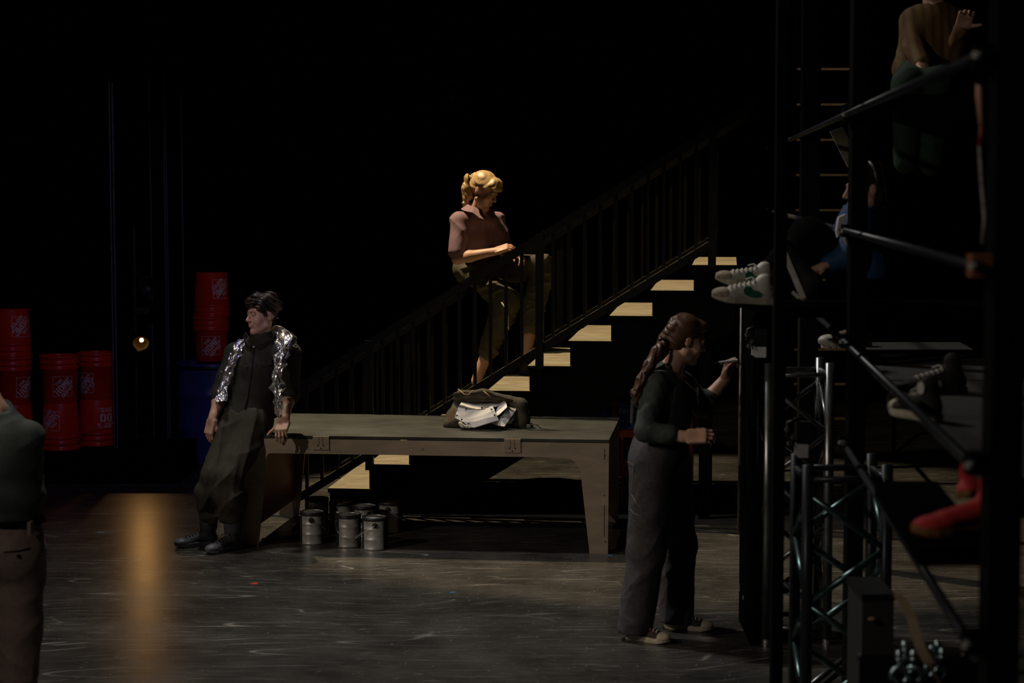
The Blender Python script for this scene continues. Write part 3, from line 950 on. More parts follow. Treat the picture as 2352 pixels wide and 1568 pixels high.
def make_can(loc, turn, label, stripe, handle_down=True):
    r = thing('paint_can', loc, label, 'paint can', 'paint cans under the bench')
    R, Hc = .0765, .206
    b = MB(); b.lathe(loc, [(0, .003), (R - .004, .003), (R, 0), (R + .0025, .003), (R, .007), (R, .062), (R + .002, .065), (R, .068), (R, .128), (R + .002, .131), (R, .134), (R, Hc - .008), (R + .003, Hc - .004), (R + .003, Hc), (R - .008, Hc)], 36)
    b.build('body', CANM, r, smooth=True)
    b = MB(); b.lathe(loc + V3(0, 0, Hc), [(R - .008, 0), (R - .009, -.005), (R - .02, -.006), (R - .022, -.002), (0, -.002)], 36); b.build('lid', CANM, r, smooth=True)
    # dark sleeve on both flanks, dried paint round the rim
    for s in (0, 1):
        v, f = [], []
        for i in range(9):
            t = turn + math.pi * s + math.pi / 2 - .62 + 1.24 * i / 8
            for j in range(7):
                z = .004 + (Hc - .012) * j / 6; rr = R + .0032
                v.append(loc + V3(rr * math.sin(t), -rr * math.cos(t), z))
        for i in range(8):
            for j in range(6):
                a = i * 7 + j; f.append((a, a + 7, a + 8, a + 1))
        mk('dark_sleeve', v, f, CANDK, r, smooth=True)
    b = MB(); b.lathe(loc, [(R + .003, Hc - .022), (R + .0042, Hc - .02), (R + .0042, Hc), (R - .004, Hc + .001)], 36); b.build('rim_paint', CANDK, r, smooth=True)
    ex = V3(math.cos(turn + stripe), math.sin(turn + stripe), 0)
    for s in (-1, 1):
        c = loc + ex * s * (R + .003) + V3(0, 0, .160)
        b = MB(); b.lathe(c, [(.017, -.003), (.017, .003), (.011, .006), (.008, .004), (.005, .009), (0, .009)], 16, ax=ex * s); b.build('bail_ear', CANDK, r, smooth=True)
    b = MB(); ey = np.cross((0, 0, 1), ex)
    if ey[1] > 0: ey = -ey
    pts = []
    for t in np.linspace(0, math.pi, 17):
        pts.append(loc + ex * (R + .010) * math.cos(t) + ey * (R + .022) * min(1, math.sin(t) * 1.7) + V3(0, 0, .160 - .105 * math.sin(t)))
    b.tube(pts, .0018, 6); b.build('bail_handle', WIRE, r)


for (px, py, tn, stp, lab) in (
        (718, 1246, .0, 1.57, 'tin paint can nearest the left leg of the bench, front row'),
        (801, 1253, .1, .05, 'tin paint can with a drooping wire handle, middle of the front row'),
        (861, 1259, -.1, 1.75, 'tin paint can nearest the audience, right end of the front row'),
        (728, 1212, .2, .4, 'shadowed tin paint can directly behind the front row can nearest the left leg'),
        (784, 1221, .4, .7, 'shadowed tin paint can behind the one with the drooping handle'),
        (838, 1231, .0, 2.0, 'shadowed tin paint can behind the can nearest the audience'),
        (897, 1220, -.2, 1.6, 'tin paint can standing alone at the right, back row')):
    make_can(fl(px, py), tn, lab, stp)

CABLE = mat('pale_cable', (0.30, 0.25, 0.17), 0.5)
b = MB(); pts = [fl(x, y, .007) for x, y in ((598, 1237), (620, 1236), (645, 1233), (668, 1230), (686, 1227), (694, 1218), (697, 1205))]
b.tube(pts, .006, 8); tag(b.build('cable', CABLE, None, smooth=True), 'pale cable running along the floor behind the left bench leg', 'cable')
br = thing('paintbrush', fl(672, 1205), 'orange-handled paintbrush lying on the floor left of the paint cans', 'paintbrush')
ORG_H = mat('orange_varnish_handle', (0.55, 0.20, 0.05), 0.4)
BRIS = mat('dark_bristle', (0.03, 0.028, 0.025), 0.8)
p0, p1 = fl(672, 1213, .012), fl(691, 1192, .012); dd = unit(p1 - p0)
b = MB(); b.tube([p0, p0 + dd * .03, p0 + dd * .08, p0 + dd * .13, p0 + dd * .16], [.004, .008, .006, .010, .013], 10); b.build('handle', ORG_H, br, smooth=True)
b = MB(); b.bar(p0 + dd * .16, p0 + dd * .20, .045, .014); b.build('ferrule', CANM, br)
b = MB(); b.bar(p0 + dd * .20, p0 + dd * .255, .046, .012); b.build('bristles', BRIS, br)

# spike-tape marks on the floor
for nm, (px, py), col, w, l, ang, lab in (
        ('red_tape', (584, 1340), (0.75, 0.04, 0.03), .022, .045, .15, 'small red spike-tape mark on the open floor'),
        ('blue_tape', (1040, 1360), (0.02, 0.22, 0.55), .018, .030, .3, 'small blue spike-tape mark on the floor in front of the bench'),
        ('blue_tape', (232, 1224), (0.03, 0.26, 0.62), .018, .040, .1, 'small blue spike-tape mark on the floor at far left'),
        ('blue_tape', (1401, 1275), (0.02, 0.22, 0.55), .018, .028, -.1, 'small blue spike-tape mark at the foot of the right bench leg')):
    c = fl(px, py); e = V3(math.cos(ang), math.sin(ang), 0); g = V3(-math.sin(ang), math.cos(ang), 0)
    b = MB(); b.box(c + ZZ * .0006, e * l / 2, g * w / 2, ZZ * .0005)
    if nm == 'red_tape': b.box(c + ZZ * .0012 + e * .004, g * l / 2, e * w / 2, ZZ * .0005)
    tag(b.build(nm, mat(nm + '_cloth', col, 0.6, var=.08)), lab, 'tape')

# ------------------------------------------------------------------ bag with white garment on the bench
OLIVE = mat('olive_canvas', (0.045, 0.037, 0.021), 0.85, var=0.35, scale=22, bump=0.25, bscale=260)
OLIVEDK = mat('dark_olive_lining', (0.02, 0.018, 0.012), 0.85)
STRAPM = mat('black_webbing', (0.014, 0.014, 0.014), 0.75, bump=.2, bscale=300)
TANP = mat('tan_leather_patch', (0.42, 0.24, 0.11), 0.55)
BY = float(fl(1120, 984, TOPZ)[1])


def bagp(px, py, dy=0.0):
    return at(px, py, BY + dy)


bag = thing('backpack', bagp(1120, 986), 'open dark olive canvas backpack slumped on the bench', 'backpack')
S = SDF()
S.cap(bagp(1052, 962, .14), bagp(1190, 962, .16), .085, .080, .05)
S.cap(bagp(1030, 976, .08), bagp(1060, 970, .06), .035, .05, .04)
S.cap(bagp(1062, 930, .20), bagp(1190, 945, .20), .06, .06, .05)
S.cap(bagp(1195, 938, .08), bagp(1200, 970, .06), .052, .052, .04)
S.cap(bagp(1060, 913, .16), bagp(1112, 910, .12), .050, .042, .04)
S.cap(bagp(1112, 910, .12), bagp(1195, 928, .08), .042, .042, .04)
S.cap(bagp(1085, 978, .06), bagp(1180, 982, .06), .030, .03, .04)
S.cut((0, 0, TOPZ + .001), (0, 0, -1))
S.box(bagp(1110, 948, -.02), (.115, .115, .030), .03, None, .02, True)
body_mesh('body', S, OLIVE, bag, .006, folds(.006, 30, 3, (.4, .2, .6)))
S = SDF(); S.cap(bagp(1052, 907, .05), bagp(1108, 905, .03), .034, .030, .03, flat=(0, .6, .8), ff=.45)
S.cap(bagp(1108, 905, .03), bagp(1172, 920, .02), .030, .022, .03, flat=(0, .6, .8), ff=.5)
body_mesh('flap', S, OLIVE, bag, .005, folds(.004, 40, 5, (.9, .1, .3)))
b = MB(); b.tube([bagp(1052, 896, .03) + (0, -.02, .01), bagp(1066, 905, -.01), bagp(1076, 906, -.015), bagp(1086, 897, .01)], .0035, 6); b.build('piping', TANP, bag, smooth=True)
b = MB(); b.tube([bagp(1110, 898, .0), bagp(1120, 905, -.02), bagp(1128, 913, -.03)], .0035, 6); b.build('piping', TANP, bag, smooth=True)
b = MB(); pc = [bagp(1213, 972, -.03), bagp(1221, 975, -.05), bagp(1227, 984, -.06)]
pts = [bagp(1195, 984, -.01), bagp(1212, 980, -.05), bagp(1220, 972, -.07), bagp(1232, 975, -.08), bagp(1243, 984, -.085), bagp(1262, 986.5, -.09), bagp(1292, 988, -.095)]
for i in range(len(pts) - 1): b.bar(pts[i], pts[i + 1] + unit(pts[i + 1] - pts[i]) * .004, .022, .0035)
b.build('shoulder_strap', STRAPM, bag)
b = MB(); b.box(bagp(1214, 978, -.075), (.014, 0, 0), (0, .004, 0), (0, 0, .010)); b.build('buckle', mat('grey_buckle', (.2, .2, .2), .3), bag)
b = MB(); b.prism([(0, 0), (.03, .005), (.038, .085), (.03, .08), (.0, .03)], bagp(1031, 966, -.015), (1, 0, 0), (0, 0.1, 1), (0, .01, 0)); b.build('leather_patch', TANP, bag)

WHITE = mat('white_coated_cloth', (0.78, 0.76, 0.76), 0.55, var=0.04, scale=12)
TRIM = mat('dark_trim', (0.02, 0.02, 0.022), 0.5)
gar = thing('white_garment', bagp(1105, 975, -.06), 'white garment with dark edging and round snaps spilling from the open backpack', 'garment')


def sheet(rows, name, thick=.004, n=14, m=14):
    """rows: pixel polylines (px,py,dy); bilinear surface through them, given thickness"""
    def poly(r, t):
        t = t * (len(r) - 1); i = min(int(t), len(r) - 2); f = t - i
        return np.array(r[i]) * (1 - f) + np.array(r[i + 1]) * f
    G_ = np.zeros((n, m, 3))
    for i in range(n):
        for j in range(m):
            s = i / (n - 1) * (len(rows) - 1); k = min(int(s), len(rows) - 2); f = s - k
            q = poly(rows[k], j / (m - 1)) * (1 - f) + poly(rows[k + 1], j / (m - 1)) * f
            G_[i, j] = bagp(q[0], q[1], q[2] * 1.9 + .035)
    v = []; f = []
    for i in range(n):
        for j in range(m):
            a = G_[min(i + 1, n - 1), j] - G_[max(i - 1, 0), j]; c = G_[i, min(j + 1, m - 1)] - G_[i, max(j - 1, 0)]
            nn = unit(np.cross(a, c)); v += [G_[i, j] + nn * thick / 2, G_[i, j] - nn * thick / 2]
    I = lambda i, j, k: (i * m + j) * 2 + k
    for i in range(n - 1):
        for j in range(m - 1):
            f.append((I(i, j, 0), I(i, j + 1, 0), I(i + 1, j + 1, 0), I(i + 1, j, 0))); f.append((I(i, j, 1), I(i + 1, j, 1), I(i + 1, j + 1, 1), I(i, j + 1, 1)))
    for i in range(n - 1):
        for j in (0, m - 1): f.append((I(i, j, 0), I(i + 1, j, 0), I(i + 1, j, 1), I(i, j, 1)))
    for j in range(m - 1):
        for i in (0, n - 1): f.append((I(i, j, 0), I(i, j + 1, 0), I(i, j + 1, 1), I(i, j, 1)))
    o = mk(name, v, f, WHITE, gar, smooth=False)
    b = MB(); b.tube([G_[n - 1, j] + V3(0, -.003, 0) for j in range(m)], .003, 5); b.build('edge_trim', TRIM, o)
    return o, G_


def snaps(o, pts):
    for p in pts:
        c = bagp(p[0], p[1], p[2] * 1.9 + .032); b = MB(); b.lathe(c, [(.0065, 0), (.0065, .002), (.004, .004), (.002, .003), (0, .003)], 12, ax=(0, -1, .35)); b.build('snap', TRIM, o)


o, g = sheet([[(1062, 921, .05), (1095, 926, .06), (1140, 924, .05), (1160, 922, .04)], [(1052, 935, .0), (1095, 940, .0), (1135, 934, .01), (1155, 930, .02)], [(1045, 961, -.03), (1078, 952, -.04), (1105, 944, -.04), (1135, 934, -.03)]], 'back_panel'); snaps(o, [(1071, 939, -.015), (1107, 936, -.01)])
o, g = sheet([[(1050, 949, -.045), (1080, 944, -.05), (1105, 943, -.05), (1131, 932, -.045)], [(1048, 962, -.055), (1062, 968, -.06), (1095, 960, -.065), (1137, 943, -.06)]], 'placket_panel'); snaps(o, [(1049.5, 954, -.062), (1129, 940, -.06)])
o, g = sheet([[(1049, 961, -.06), (1080, 962, -.068), (1110, 953, -.068), (1137, 944, -.065)], [(1062, 968, -.07), (1075, 974, -.075), (1105, 965, -.078), (1142, 955, -.075)]], 'placket_panel'); snaps(o, [(1060.5, 963, -.075), (1136, 953, -.078)])
o, g = sheet([[(1062, 968, -.075), (1090, 968, -.08), (1120, 959, -.08), (1141, 955, -.08)], [(1080, 981, -.085), (1090, 982, -.088), (1115, 974, -.088), (1146, 965, -.085)]], 'placket_panel'); snaps(o, [(1076, 972.5, -.088)])
o, g = sheet([[(1160, 920, .0), (1163, 926, -.02), (1165, 935, -.04)], [(1150, 926, .0), (1150, 938, -.03), (1147, 952, -.05)], [(1140, 938, -.01), (1139, 948, -.04), (1142, 955, -.06)]], 'collar_panel')
o, g = sheet([[(1163, 933, -.01), (1175, 936, .0), (1187, 938, .0)], [(1156, 952, -.04), (1170, 953, -.03), (1178, 952, -.02)], [(1125, 972, -.07), (1145, 978, -.075), (1158, 980, -.07)]], 'side_panel')
S = SDF(); S.cap(bagp(1057, 972, -.06), bagp(1062, 978, -.07), .012, .012, .01); S.cap(bagp(1062, 978, -.07), bagp(1080, 981, -.07), .010, .008, .01); body_mesh('rolled_corner', S, WHITE, gar, .003)

# ------------------------------------------------------------------ crates and printed box under the stairs
CRRED = mat('red_crate_plastic', (0.30, 0.02, 0.011), 0.45)
CRBLU = mat('blue_crate_plastic', (0.03, 0.08, 0.60), 0.45)
BOXBLU = mat('navy_box_print', (0.02, 0.05, 0.34), 0.5)
TXTBLU = mat('pale_blue_print', (0.35, 0.55, 0.75), 0.6)
BOXSIDE = mat('faded_red_box_side', (0.30, 0.07, 0.06), 0.6)


def crate(c, m, label, w=.33, h=.28, yaw=0.0, name='crate'):
    r = thing(name, c, label, 'crate')
    ex, ey = UU, VV
    b = MB(); b.box(c + ZZ * .008, ex * w / 2, ey * w / 2, ZZ * .008); b.build('floor_panel', m, r)
    for d in (0, 1):
        for s in (-1, 1):
            n, t = (ex, ey) if d else (ey, ex)
            o = c + n * s * (w / 2 - .006)
            b = MB()
            b.box(o + ZZ * (h - .028), t * w / 2, n * .007, ZZ * .028)
            b.box(o + ZZ * .04, t * w / 2, n * .006, ZZ * .024)
            for i in range(5):
                b.box(o + t * (-w / 2 + .014 + (w - .028) * i / 4) + ZZ * h / 2, t * .010, n * .005, ZZ * (h / 2 - .03))
            b.box(o + ZZ * h * .52, t * w / 2, n * .004, ZZ * .008)
            b.build('side_lattice', m, r)
    return r


CY = 14.30
c0 = at(1432, 1070, CY); c0[2] = 0
crate(c0, CRRED, 'dark red plastic crate on the floor under the stairs, beneath the printed box')
crate(c0 + ZZ * .285, CRRED, 'dark red plastic crate stacked directly under the blue printed box')
c1 = c0 + ZZ * .57
bx = thing('printed_box', c1, 'dark blue retail box lettered Family, behind the woman with the marker', 'box')
tl = at(1421, 925, CY - .17); brr = at(1482, 988, CY - .17)
wb, hb_ = brr[0] - tl[0], tl[2] - brr[2]
cb = V3((tl[0] + brr[0]) / 2, CY - .10, c1[2] + hb_ / 2)
b = MB(); b.box(cb, UU * wb / 2, VV * .07, ZZ * hb_ / 2); b.build('carton', BOXBLU, bx)
b = MB(); b.box(cb - UU * (wb / 2 + .022) + VV * .01, UU * .018, VV * .06, ZZ * (hb_ / 2)); b.build('side_carton', BOXSIDE, bx)


def text_part(txt, size, pos, ex, ez, m, parent, name='lettering', extr=.0008):
    cu = bpy.data.curves.new(name, 'FONT'); cu.body = txt; cu.size = size; cu.extrude = extr; cu.resolution_u = 4
    o = bpy.data.objects.new('tmp_text', cu); COL.objects.link(o)
    bpy.context.view_layer.update()
    me = bpy.data.meshes.new_from_object(o.evaluated_get(bpy.context.evaluated_depsgraph_get()))
    bpy.data.objects.remove(o)
    ey = np.cross(ez, ex)
    v = [np.array(pos) + np.array(ex) * p.co.x + np.array(ez) * p.co.y - ey * p.co.z for p in me.vertices]
    f = [tuple(p.vertices) for p in me.polygons]
    bpy.data.meshes.remove(me)
    return mk(name, v, f, m, parent)


fx = cb - VV * .0715 - UU * wb / 2
text_part('Personal', .022, fx + UU * .012 + ZZ * (hb_ / 2 - .035), UU, ZZ, TXTBLU, bx)
text_part('Family', .052, fx + UU * .010 + ZZ * (hb_ / 2 - .085), UU, ZZ, TXTBLU, bx)
text_part('The Best', .024, fx + UU * .012 + ZZ * (hb_ / 2 - .145), UU, ZZ, TXTBLU, bx)
c2 = at(1416, 1000, CY + .45); c2[2] = 0
crate(c2, CRBLU, 'blue plastic crate at the bottom of the blue stack under the stairs', w=.34)
crate(c2 + ZZ * .285, CRBLU, 'blue plastic crate in the middle of the blue stack under the stairs', w=.34)
crate(c2 + ZZ * .57, CRBLU, 'blue plastic crate topping the stack behind the printed box', w=.34, h=.235)
c3 = c2 + UU * .40
crate(c3, CRRED, 'red plastic crate at the bottom of the pile beside the blue crates', w=.34)
crate(c3 + ZZ * .285, CRRED, 'red plastic crate in the middle of the pile beside the blue crates', w=.34)
crate(c3 + ZZ * .57, CRRED, 'red plastic crate topping the pile beside the blue crates', w=.34, h=.25)

# ------------------------------------------------------------------ shoes
def make_shoe(name, heel, toe, up, L, ms, parent=None, label=None, group=None, tall=.085, boot=0.0, cap=True, laces=True, swoosh=None, ankle_patch=None, sole_h=.026, cat='shoe', lug=False):
    """ms: sole, upper, toe cap, lace materials; heel/toe are ground points in the world"""
    f = unit(toe - heel); M = frame(f, up)
    P = lambda x, y, z: heel + (V3(x, y, z) * V3(L / .29, L / .29, L / .29)) @ M
    q = L / .29
    if parent is None:
        r = thing(name, heel, label, cat, group)
        mkp = lambda nm: r
    else:
        r = None
    # sole outline
    wl = [(0, .016), (.012, .030), (.05, .036), (.10, .035), (.15, .040), (.20, .048), (.235, .046), (.262, .036), (.28, .020), (.29, .004)]
    out = [(-w, y) for y, w in wl] + [(w, y) for y, w in reversed(wl)]
    toe_lift = lambda y: max(0, (y - .21)) ** 2 * 2.2
    n = len(out)
    v = []
    for z, sc in ((0, .94), (.004, 1.0), (sole_h * .55, 1.02), (sole_h, 1.0)):
        v += [P(x * sc, .145 + (y - .145) * (sc * .5 + .5), z + toe_lift(y)) for x, y in out]
    fcs = [tuple(reversed(range(n))), tuple(range(3 * n, 4 * n))]
    for k in range(3):
        fcs += [(k * n + i, k * n + (i + 1) % n, (k + 1) * n + (i + 1) % n, (k + 1) * n + i) for i in range(n)]
    so = mk('sole' if parent is None else name, v, fcs, ms[0], r if parent is None else parent, smooth=False)
    host = so if parent is not None else r
    S = SDF()
    S.ell(P(0, .045, .045), np.array((.036, .045, .045)) * q, M, .02)
    S.cap(P(0, .05, .055), P(0, .06, tall), .034 * q, .034 * q, .02)
    if boot: S.cap(P(0, .06, tall), P(0, .055, tall + boot), .058 * q, .068 * q, .02)
    S.cap(P(0, .08, .065), P(0, .19, .040), .036 * q, .032 * q, .03)
    S.ell(P(0, .219, .032), np.array((.045, .068, .029)) * q, M, .02)
    S.cut(P(0, .1, sole_h * .6), -M[2])
    up_ = body_mesh('upper', S, ms[1], host, .0045)
    if cap:
        S = SDF(); S.ell(P(0, .231, .034), np.array((.0470, .061, .030)) * q, M, .01); S.cut(P(0, .228, 0), -M[1]); S.cut(P(0, .1, sole_h * .7), -M[2]); body_mesh('toe_cap', S, ms[2], host, .0035)
    if laces:
        b = MB()
        for i in range(6):
            y = .105 + i * .021; z = .104 - (y - .08) * .27
            b.tube([P(-.022, y, z - .008), P(-.008, y + .003, z + .003), P(.008, y - .002, z + .003), P(.022, y + .002, z - .008)], .0036 * q, 6)
        b.tube([P(0, .102, .103), P(-.02, .112, .112), P(-.032, .13, .098)], .003 * q, 6); b.tube([P(0, .102, .103), P(.02, .11, .112), P(.03, .135, .100)], .003 * q, 6)
        b.build('laces', ms[3], host, smooth=True)
    if swoosh is not None:
        for s in (-1, 1):
            pts = [(.115, .040), (.105, .052), (.100, .062), (.108, .072), (.120, .070), (.112, .060), (.122, .050), (.080, .050), (.03, .074)]
            top = [(.163, .062), (.152, .078), (.132, .080), (.118, .064), (.09, .061), (.06, .068), (.018, .086)]
            bot = [(.163, .062), (.158, .047), (.144, .037), (.120, .034), (.09, .038), (.06, .050), (.018, .086)]
            v, fc = [], []
            for (y, z), (y2, z2) in zip(top, bot):
                for t in (0, .5, 1):
                    yy, zz = y + (y2 - y) * t, z + (z2 - z) * t
                    w = .0395 + max(0, (.06 - zz)) * .10 - max(0, zz - .055) * .22 + max(0, yy - .12) * .06
                    v.append(P(s * w, yy, zz))
            for i in range(len(top) - 1):
                for t in (0, 1):
                    a = i * 3 + t; fc.append((a, a + 3, a + 4, a + 1))
            mk('side_patch', v, fc, swoosh, host, smooth=True)
    if ankle_patch is not None:
        for s in (-1, 1):
            b = MB(); b.lathe(P(s * .036, .055, tall - .012), [(.0, 0), (.021, 0), (.021, .003), (0, .004)], 18, ax=M[0] * s); b.build('ankle_patch', ankle_patch, host)
    if lug:
        b = MB()
        for i in range(9):
            y = .02 + i * .029
            w = np.interp(y, [a for a, _ in wl], [c for _, c in wl])
            b.box(P(0, y, .002), M[0] * (w + .004) * q, M[1] * .008 * q, M[2] * .010 * q)
        b.build('sole_lugs', ms[0], host)
    return r if r is not None else so


RUBW = mat('aged_white_rubber', (0.62, 0.56, 0.42), 0.55, var=0.2, scale=30)
CANVW = mat('worn_white_leather', (0.66, 0.63, 0.56), 0.5, var=0.18, scale=22)
LACEW = mat('white_lace', (0.72, 0.68, 0.60), 0.8, var=.1)
SUEDE = mat('taupe_suede', (0.26, 0.20, 0.14), 0.9, var=.2, scale=60)
GREENP = mat('green_leather', (0.02, 0.16, 0.10), 0.45)
CANVB = mat('black_canvas', (0.014, 0.013, 0.013), 0.8)
CANVBR = mat('brown_black_canvas', (0.045, 0.028, 0.026), 0.85)
REDSH = mat('red_knit', (0.62, 0.035, 0.04), 0.75, bump=.2, bscale=200)
GUM = mat('gum_rubber', (0.26, 0.11, 0.03), 0.6)
GREYB = mat('grey_boot_canvas', (0.045, 0.048, 0.06), 0.7)
GREYR = mat('grey_boot_rubber', (0.11, 0.115, 0.14), 0.5)

# ------------------------------------------------------------------ scaffold on the right
PIPE = mat('dark_steel_tube', (0.030, 0.034, 0.042), 0.38, metal=0.4, var=.2, scale=20)
POSTM = mat('black_scaffold_post', (0.0035, 0.0035, 0.004), 0.6, spec=.08)
RUST = mat('rusty_coupler', (0.30, 0.10, 0.03), 0.6, var=.3)
DECKM = wood_mat('grey_scaffold_plank', (0.045, 0.042, 0.038), rough=0.8, contrast=.3)
CAPW = mat('pale_tube_cap', (0.45, 0.44, 0.42), 0.5)


def wx(d): return 1.185 + .0853 * (d - 4.86)


sc = thing('scaffold', (wx(9), 9.0, 0), 'tall dark tube scaffold with plank decks receding along the right side', 'scaffold')
for i, (d, w, top) in enumerate(((4.86, .078, 3.7), (8.76, .072, 4.6), (12.1, .11, 5.2), (16.0, .07, 5.4))):
    x = wx(d) + (.02 if i == 0 else 0)
    b = MB(); b.box((x, d, top / 2), (w / 2, 0, 0), (0, .05, 0), (0, 0, top / 2)); b.build('post', POSTM, sc)
for z, e in ((2.606, 16.6), (2.10, 16.6), (1.615, 16.6), (1.17, 8.7)):
    x = lambda d: wx(d) - .055
    b = MB(); b.tube([(x(4.80), 4.80, z), (x(e), e, z)], .0145, 12); tb = b.build('brace_tube', PIPE, sc, smooth=True)
    if e > 10:
        b = MB(); b.lathe((x(e), e, z), [(.018, -.01), (.018, .012), (0, .014)], 12, ax=(0, 1, 0)); b.build('tube_cap', CAPW, tb)
    for d in (4.86, 8.76):
        b = MB(); b.box((x(d) + .012, d, z), (.026, 0, 0), (0, .028, 0), (0, 0, .028)); b.build('coupler', RUST if d < 5 and z > 2 and z < 2.2 else POSTM, tb)
        b = MB(); b.lathe((x(d) - .016, d - .045, z + .0), [(0, 0), (.009, 0), (.009, .012), (0, .012)], 8, ax=(-.6, -1, 0)); b.build('bolt', CAPW, tb)
# decks
for (z, d0, d1, xa, xb, nm) in ((1.52, 5.25, 7.9, .06, .62, 'deck_plank'), (1.52, 7.95, 9.9, .06, .62, 'deck_plank'), (1.385, 4.95, 6.1, -.17, .02, 'step_plank'), (1.755, 8.86, 9.55, -.33, .8, 'seat_plank'), (2.735, 9.6, 11.6, .10, 1.0, 'upper_plank')):
    b = MB(); b.hexa([(wx(d0) + xa, d0, z - .045), (wx(d0) + xb, d0, z - .045), (wx(d1) + xb, d1, z - .045), (wx(d1) + xa, d1, z - .045), (wx(d0) + xa, d0, z), (wx(d0) + xb, d0, z), (wx(d1) + xb, d1, z), (wx(d1) + xa, d1, z)])
    b.build(nm, BLACK if nm in ('step_plank', 'seat_plank', 'upper_plank') else DECKM, sc)
for d in (5.3, 7.85):
    b = MB(); b.box((wx(d) + .34, d, 1.44), (.29, 0, 0), (0, .03, 0), (0, 0, .032)); b.build('deck_bearer', PIPE, sc)
# slim black upright nearer the audience and the pale slanted board further back
NX = at(1789, 900, 8.2)[0]
b = MB(); b.box((NX, 8.2, 2.2), (.024, 0, 0), (0, .03, 0), (0, 0, 2.2)); tag(b.build('black_upright', POSTM, None, (NX, 8.2, 0)), 'slim full-height black upright crossing in front of the white sneakers', 'post')
PALEB = wood_mat('pale_grey_board', (0.30, 0.28, 0.22), rough=.7, contrast=.15)
pp = [at(x, y, 12.4) for x, y in ((1906, 302), (1936, 292), (1957, 330), (1957, 380))]
b = MB(); q = [at(x, y, 12.4) for x, y in ((1907, 302), (1936, 292), (1975, 372), (1948, 384))]; q2 = [p + V3(0, .03, 0) for p in q]
b.add(q + q2, [(0, 1, 2, 3), (7, 6, 5, 4), (0, 4, 5, 1), (1, 5, 6, 2), (2, 6, 7, 3), (3, 7, 4, 0)])
tag(b.build('slanted_board', PALEB), 'pale slanted board tied high between the scaffold posts', 'board')
lw = at(2066, 290, 17.0)
LEDM = mat('tiny_lamp', (1.0, .85, .6), .4, emit=3)
tl_ = thing('indicator_lamp', lw, 'tiny glowing lamp high up in the dark on the right', 'lamp')
b = MB(); b.box(lw + V3(0, .03, 0), (.03, 0, 0), (0, .02, 0), (0, 0, .02)); b.build('housing', BLACK, tl_)
b = MB(); b.sphere(lw + V3(-.008, 0, 0), .007, 0, 8, 6); b.sphere(lw + V3(.010, 0, 0), .009, 0, 8, 6); b.build('bulbs', LEDM, tl_)
b = MB(); b.tube([lw + V3(0, .04, 0), (lw[0], lw[1] + .04, 0)], .018, 8); b.build('stand', BLACK, tl_)

# board the woman is writing on, seen edge-on
wa, wb_ = fl(1729, 1482), fl(1702, 1424)
bd = thing('writing_board', ((wa[0] + wb_[0]) / 2, (wa[1] + wb_[1]) / 2, 0), 'black upright board seen edge-on that the standing woman writes on', 'board')
bzt = at(1703, 706, wb_[1])[2]
dv = unit(wb_ - wa); nv = V3(-dv[1], dv[0], 0)
b = MB(); b.box((wa + wb_) / 2 + ZZ * (bzt / 2 + .0), dv * np.linalg.norm(wb_ - wa) / 2, nv * .012, ZZ * bzt / 2); b.build('panel', BLACK, bd)
e0, e1 = at(1697, 1221, wb_[1] + .02), at(1704, 707, wb_[1] + .02)
b = MB(); b.tube([e0, e1], .0095, 10); b.build('edge_pole', mat('scuffed_grey_pole', (.20, .17, .15), .4, var=.4, scale=25), bd, smooth=True)
BOLTM = mat('bright_bolt', (.6, .6, .6), .3, metal=.9)
for px, py in ((1703, 1344), (1713, 1372), (1703, 1352)):
    p = fl(px, py, 0); Y = wa[1] + (wb_[1] - wa[1]) * (.95 if px < 1710 else .6)
    b = MB(); b.lathe(at(px, py, Y) - V3(.006, 0, 0), [(0, -.004), (.012, -.004), (.012, .006), (0, .008)], 10, ax=(-1, -.6, 0)); b.build('bolt', BOLTM, bd)

# ------------------------------------------------------------------ truss towers
ALU = mat('dull_aluminium', (0.20, 0.215, 0.225), 0.32, metal=0.85, var=.25, scale=15)
ALUT = mat('teal_tinted_aluminium', (0.10, 0.17, 0.17), 0.30, metal=0.85, var=.25, scale=15)
BRKW = mat('white_plastic_bracket', (.55, .55, .55), .45)


def truss(x0, x1, y0, y1, H, m, md, label, nseg, z0=.0, phase=0, brw=.0125, chw=.024):
    r = thing('truss_tower', ((x0 + x1) / 2, (y0 + y1) / 2, 0), label, 'truss')
    cs = [(x0, y0), (x1, y0), (x1, y1), (x0, y1)]
    for x, y in cs:
        b = MB(); b.tube([(x, y, .03), (x, y, H)], chw, 14); c = b.build('chord', m, r, smooth=True)
        b = MB(); b.lathe((x, y, 0), [(.0, 0), (.021, 0), (.021, .012), (.016, .014), (.021, .02), (.021, .03), (.016, .032), (.02, .038), (.02, .05), (0, .05)], 14); b.build('foot_coupler', BOLTM, c)
    for k in range(4):
        (xa, ya), (xb, yb) = cs[k], cs[(k + 1) % 4]
        for z in (.085, H - .06):
            b = MB(); b.tube([(xa, ya, z), (xb, yb, z)], brw, 10); b.build('horizontal', m, r, smooth=True)
        zz = np.linspace(.15, H - .12, nseg + 1)
        for i in range(nseg):
            p, q = ((xa, ya, zz[i]), (xb, yb, zz[i + 1])) if (i + k + phase) % 2 else ((xb, yb, zz[i]), (xa, ya, zz[i + 1]))
            b = MB(); b.tube([p, q], brw, 10); b.build('diagonal', md, r, smooth=True)
    return r


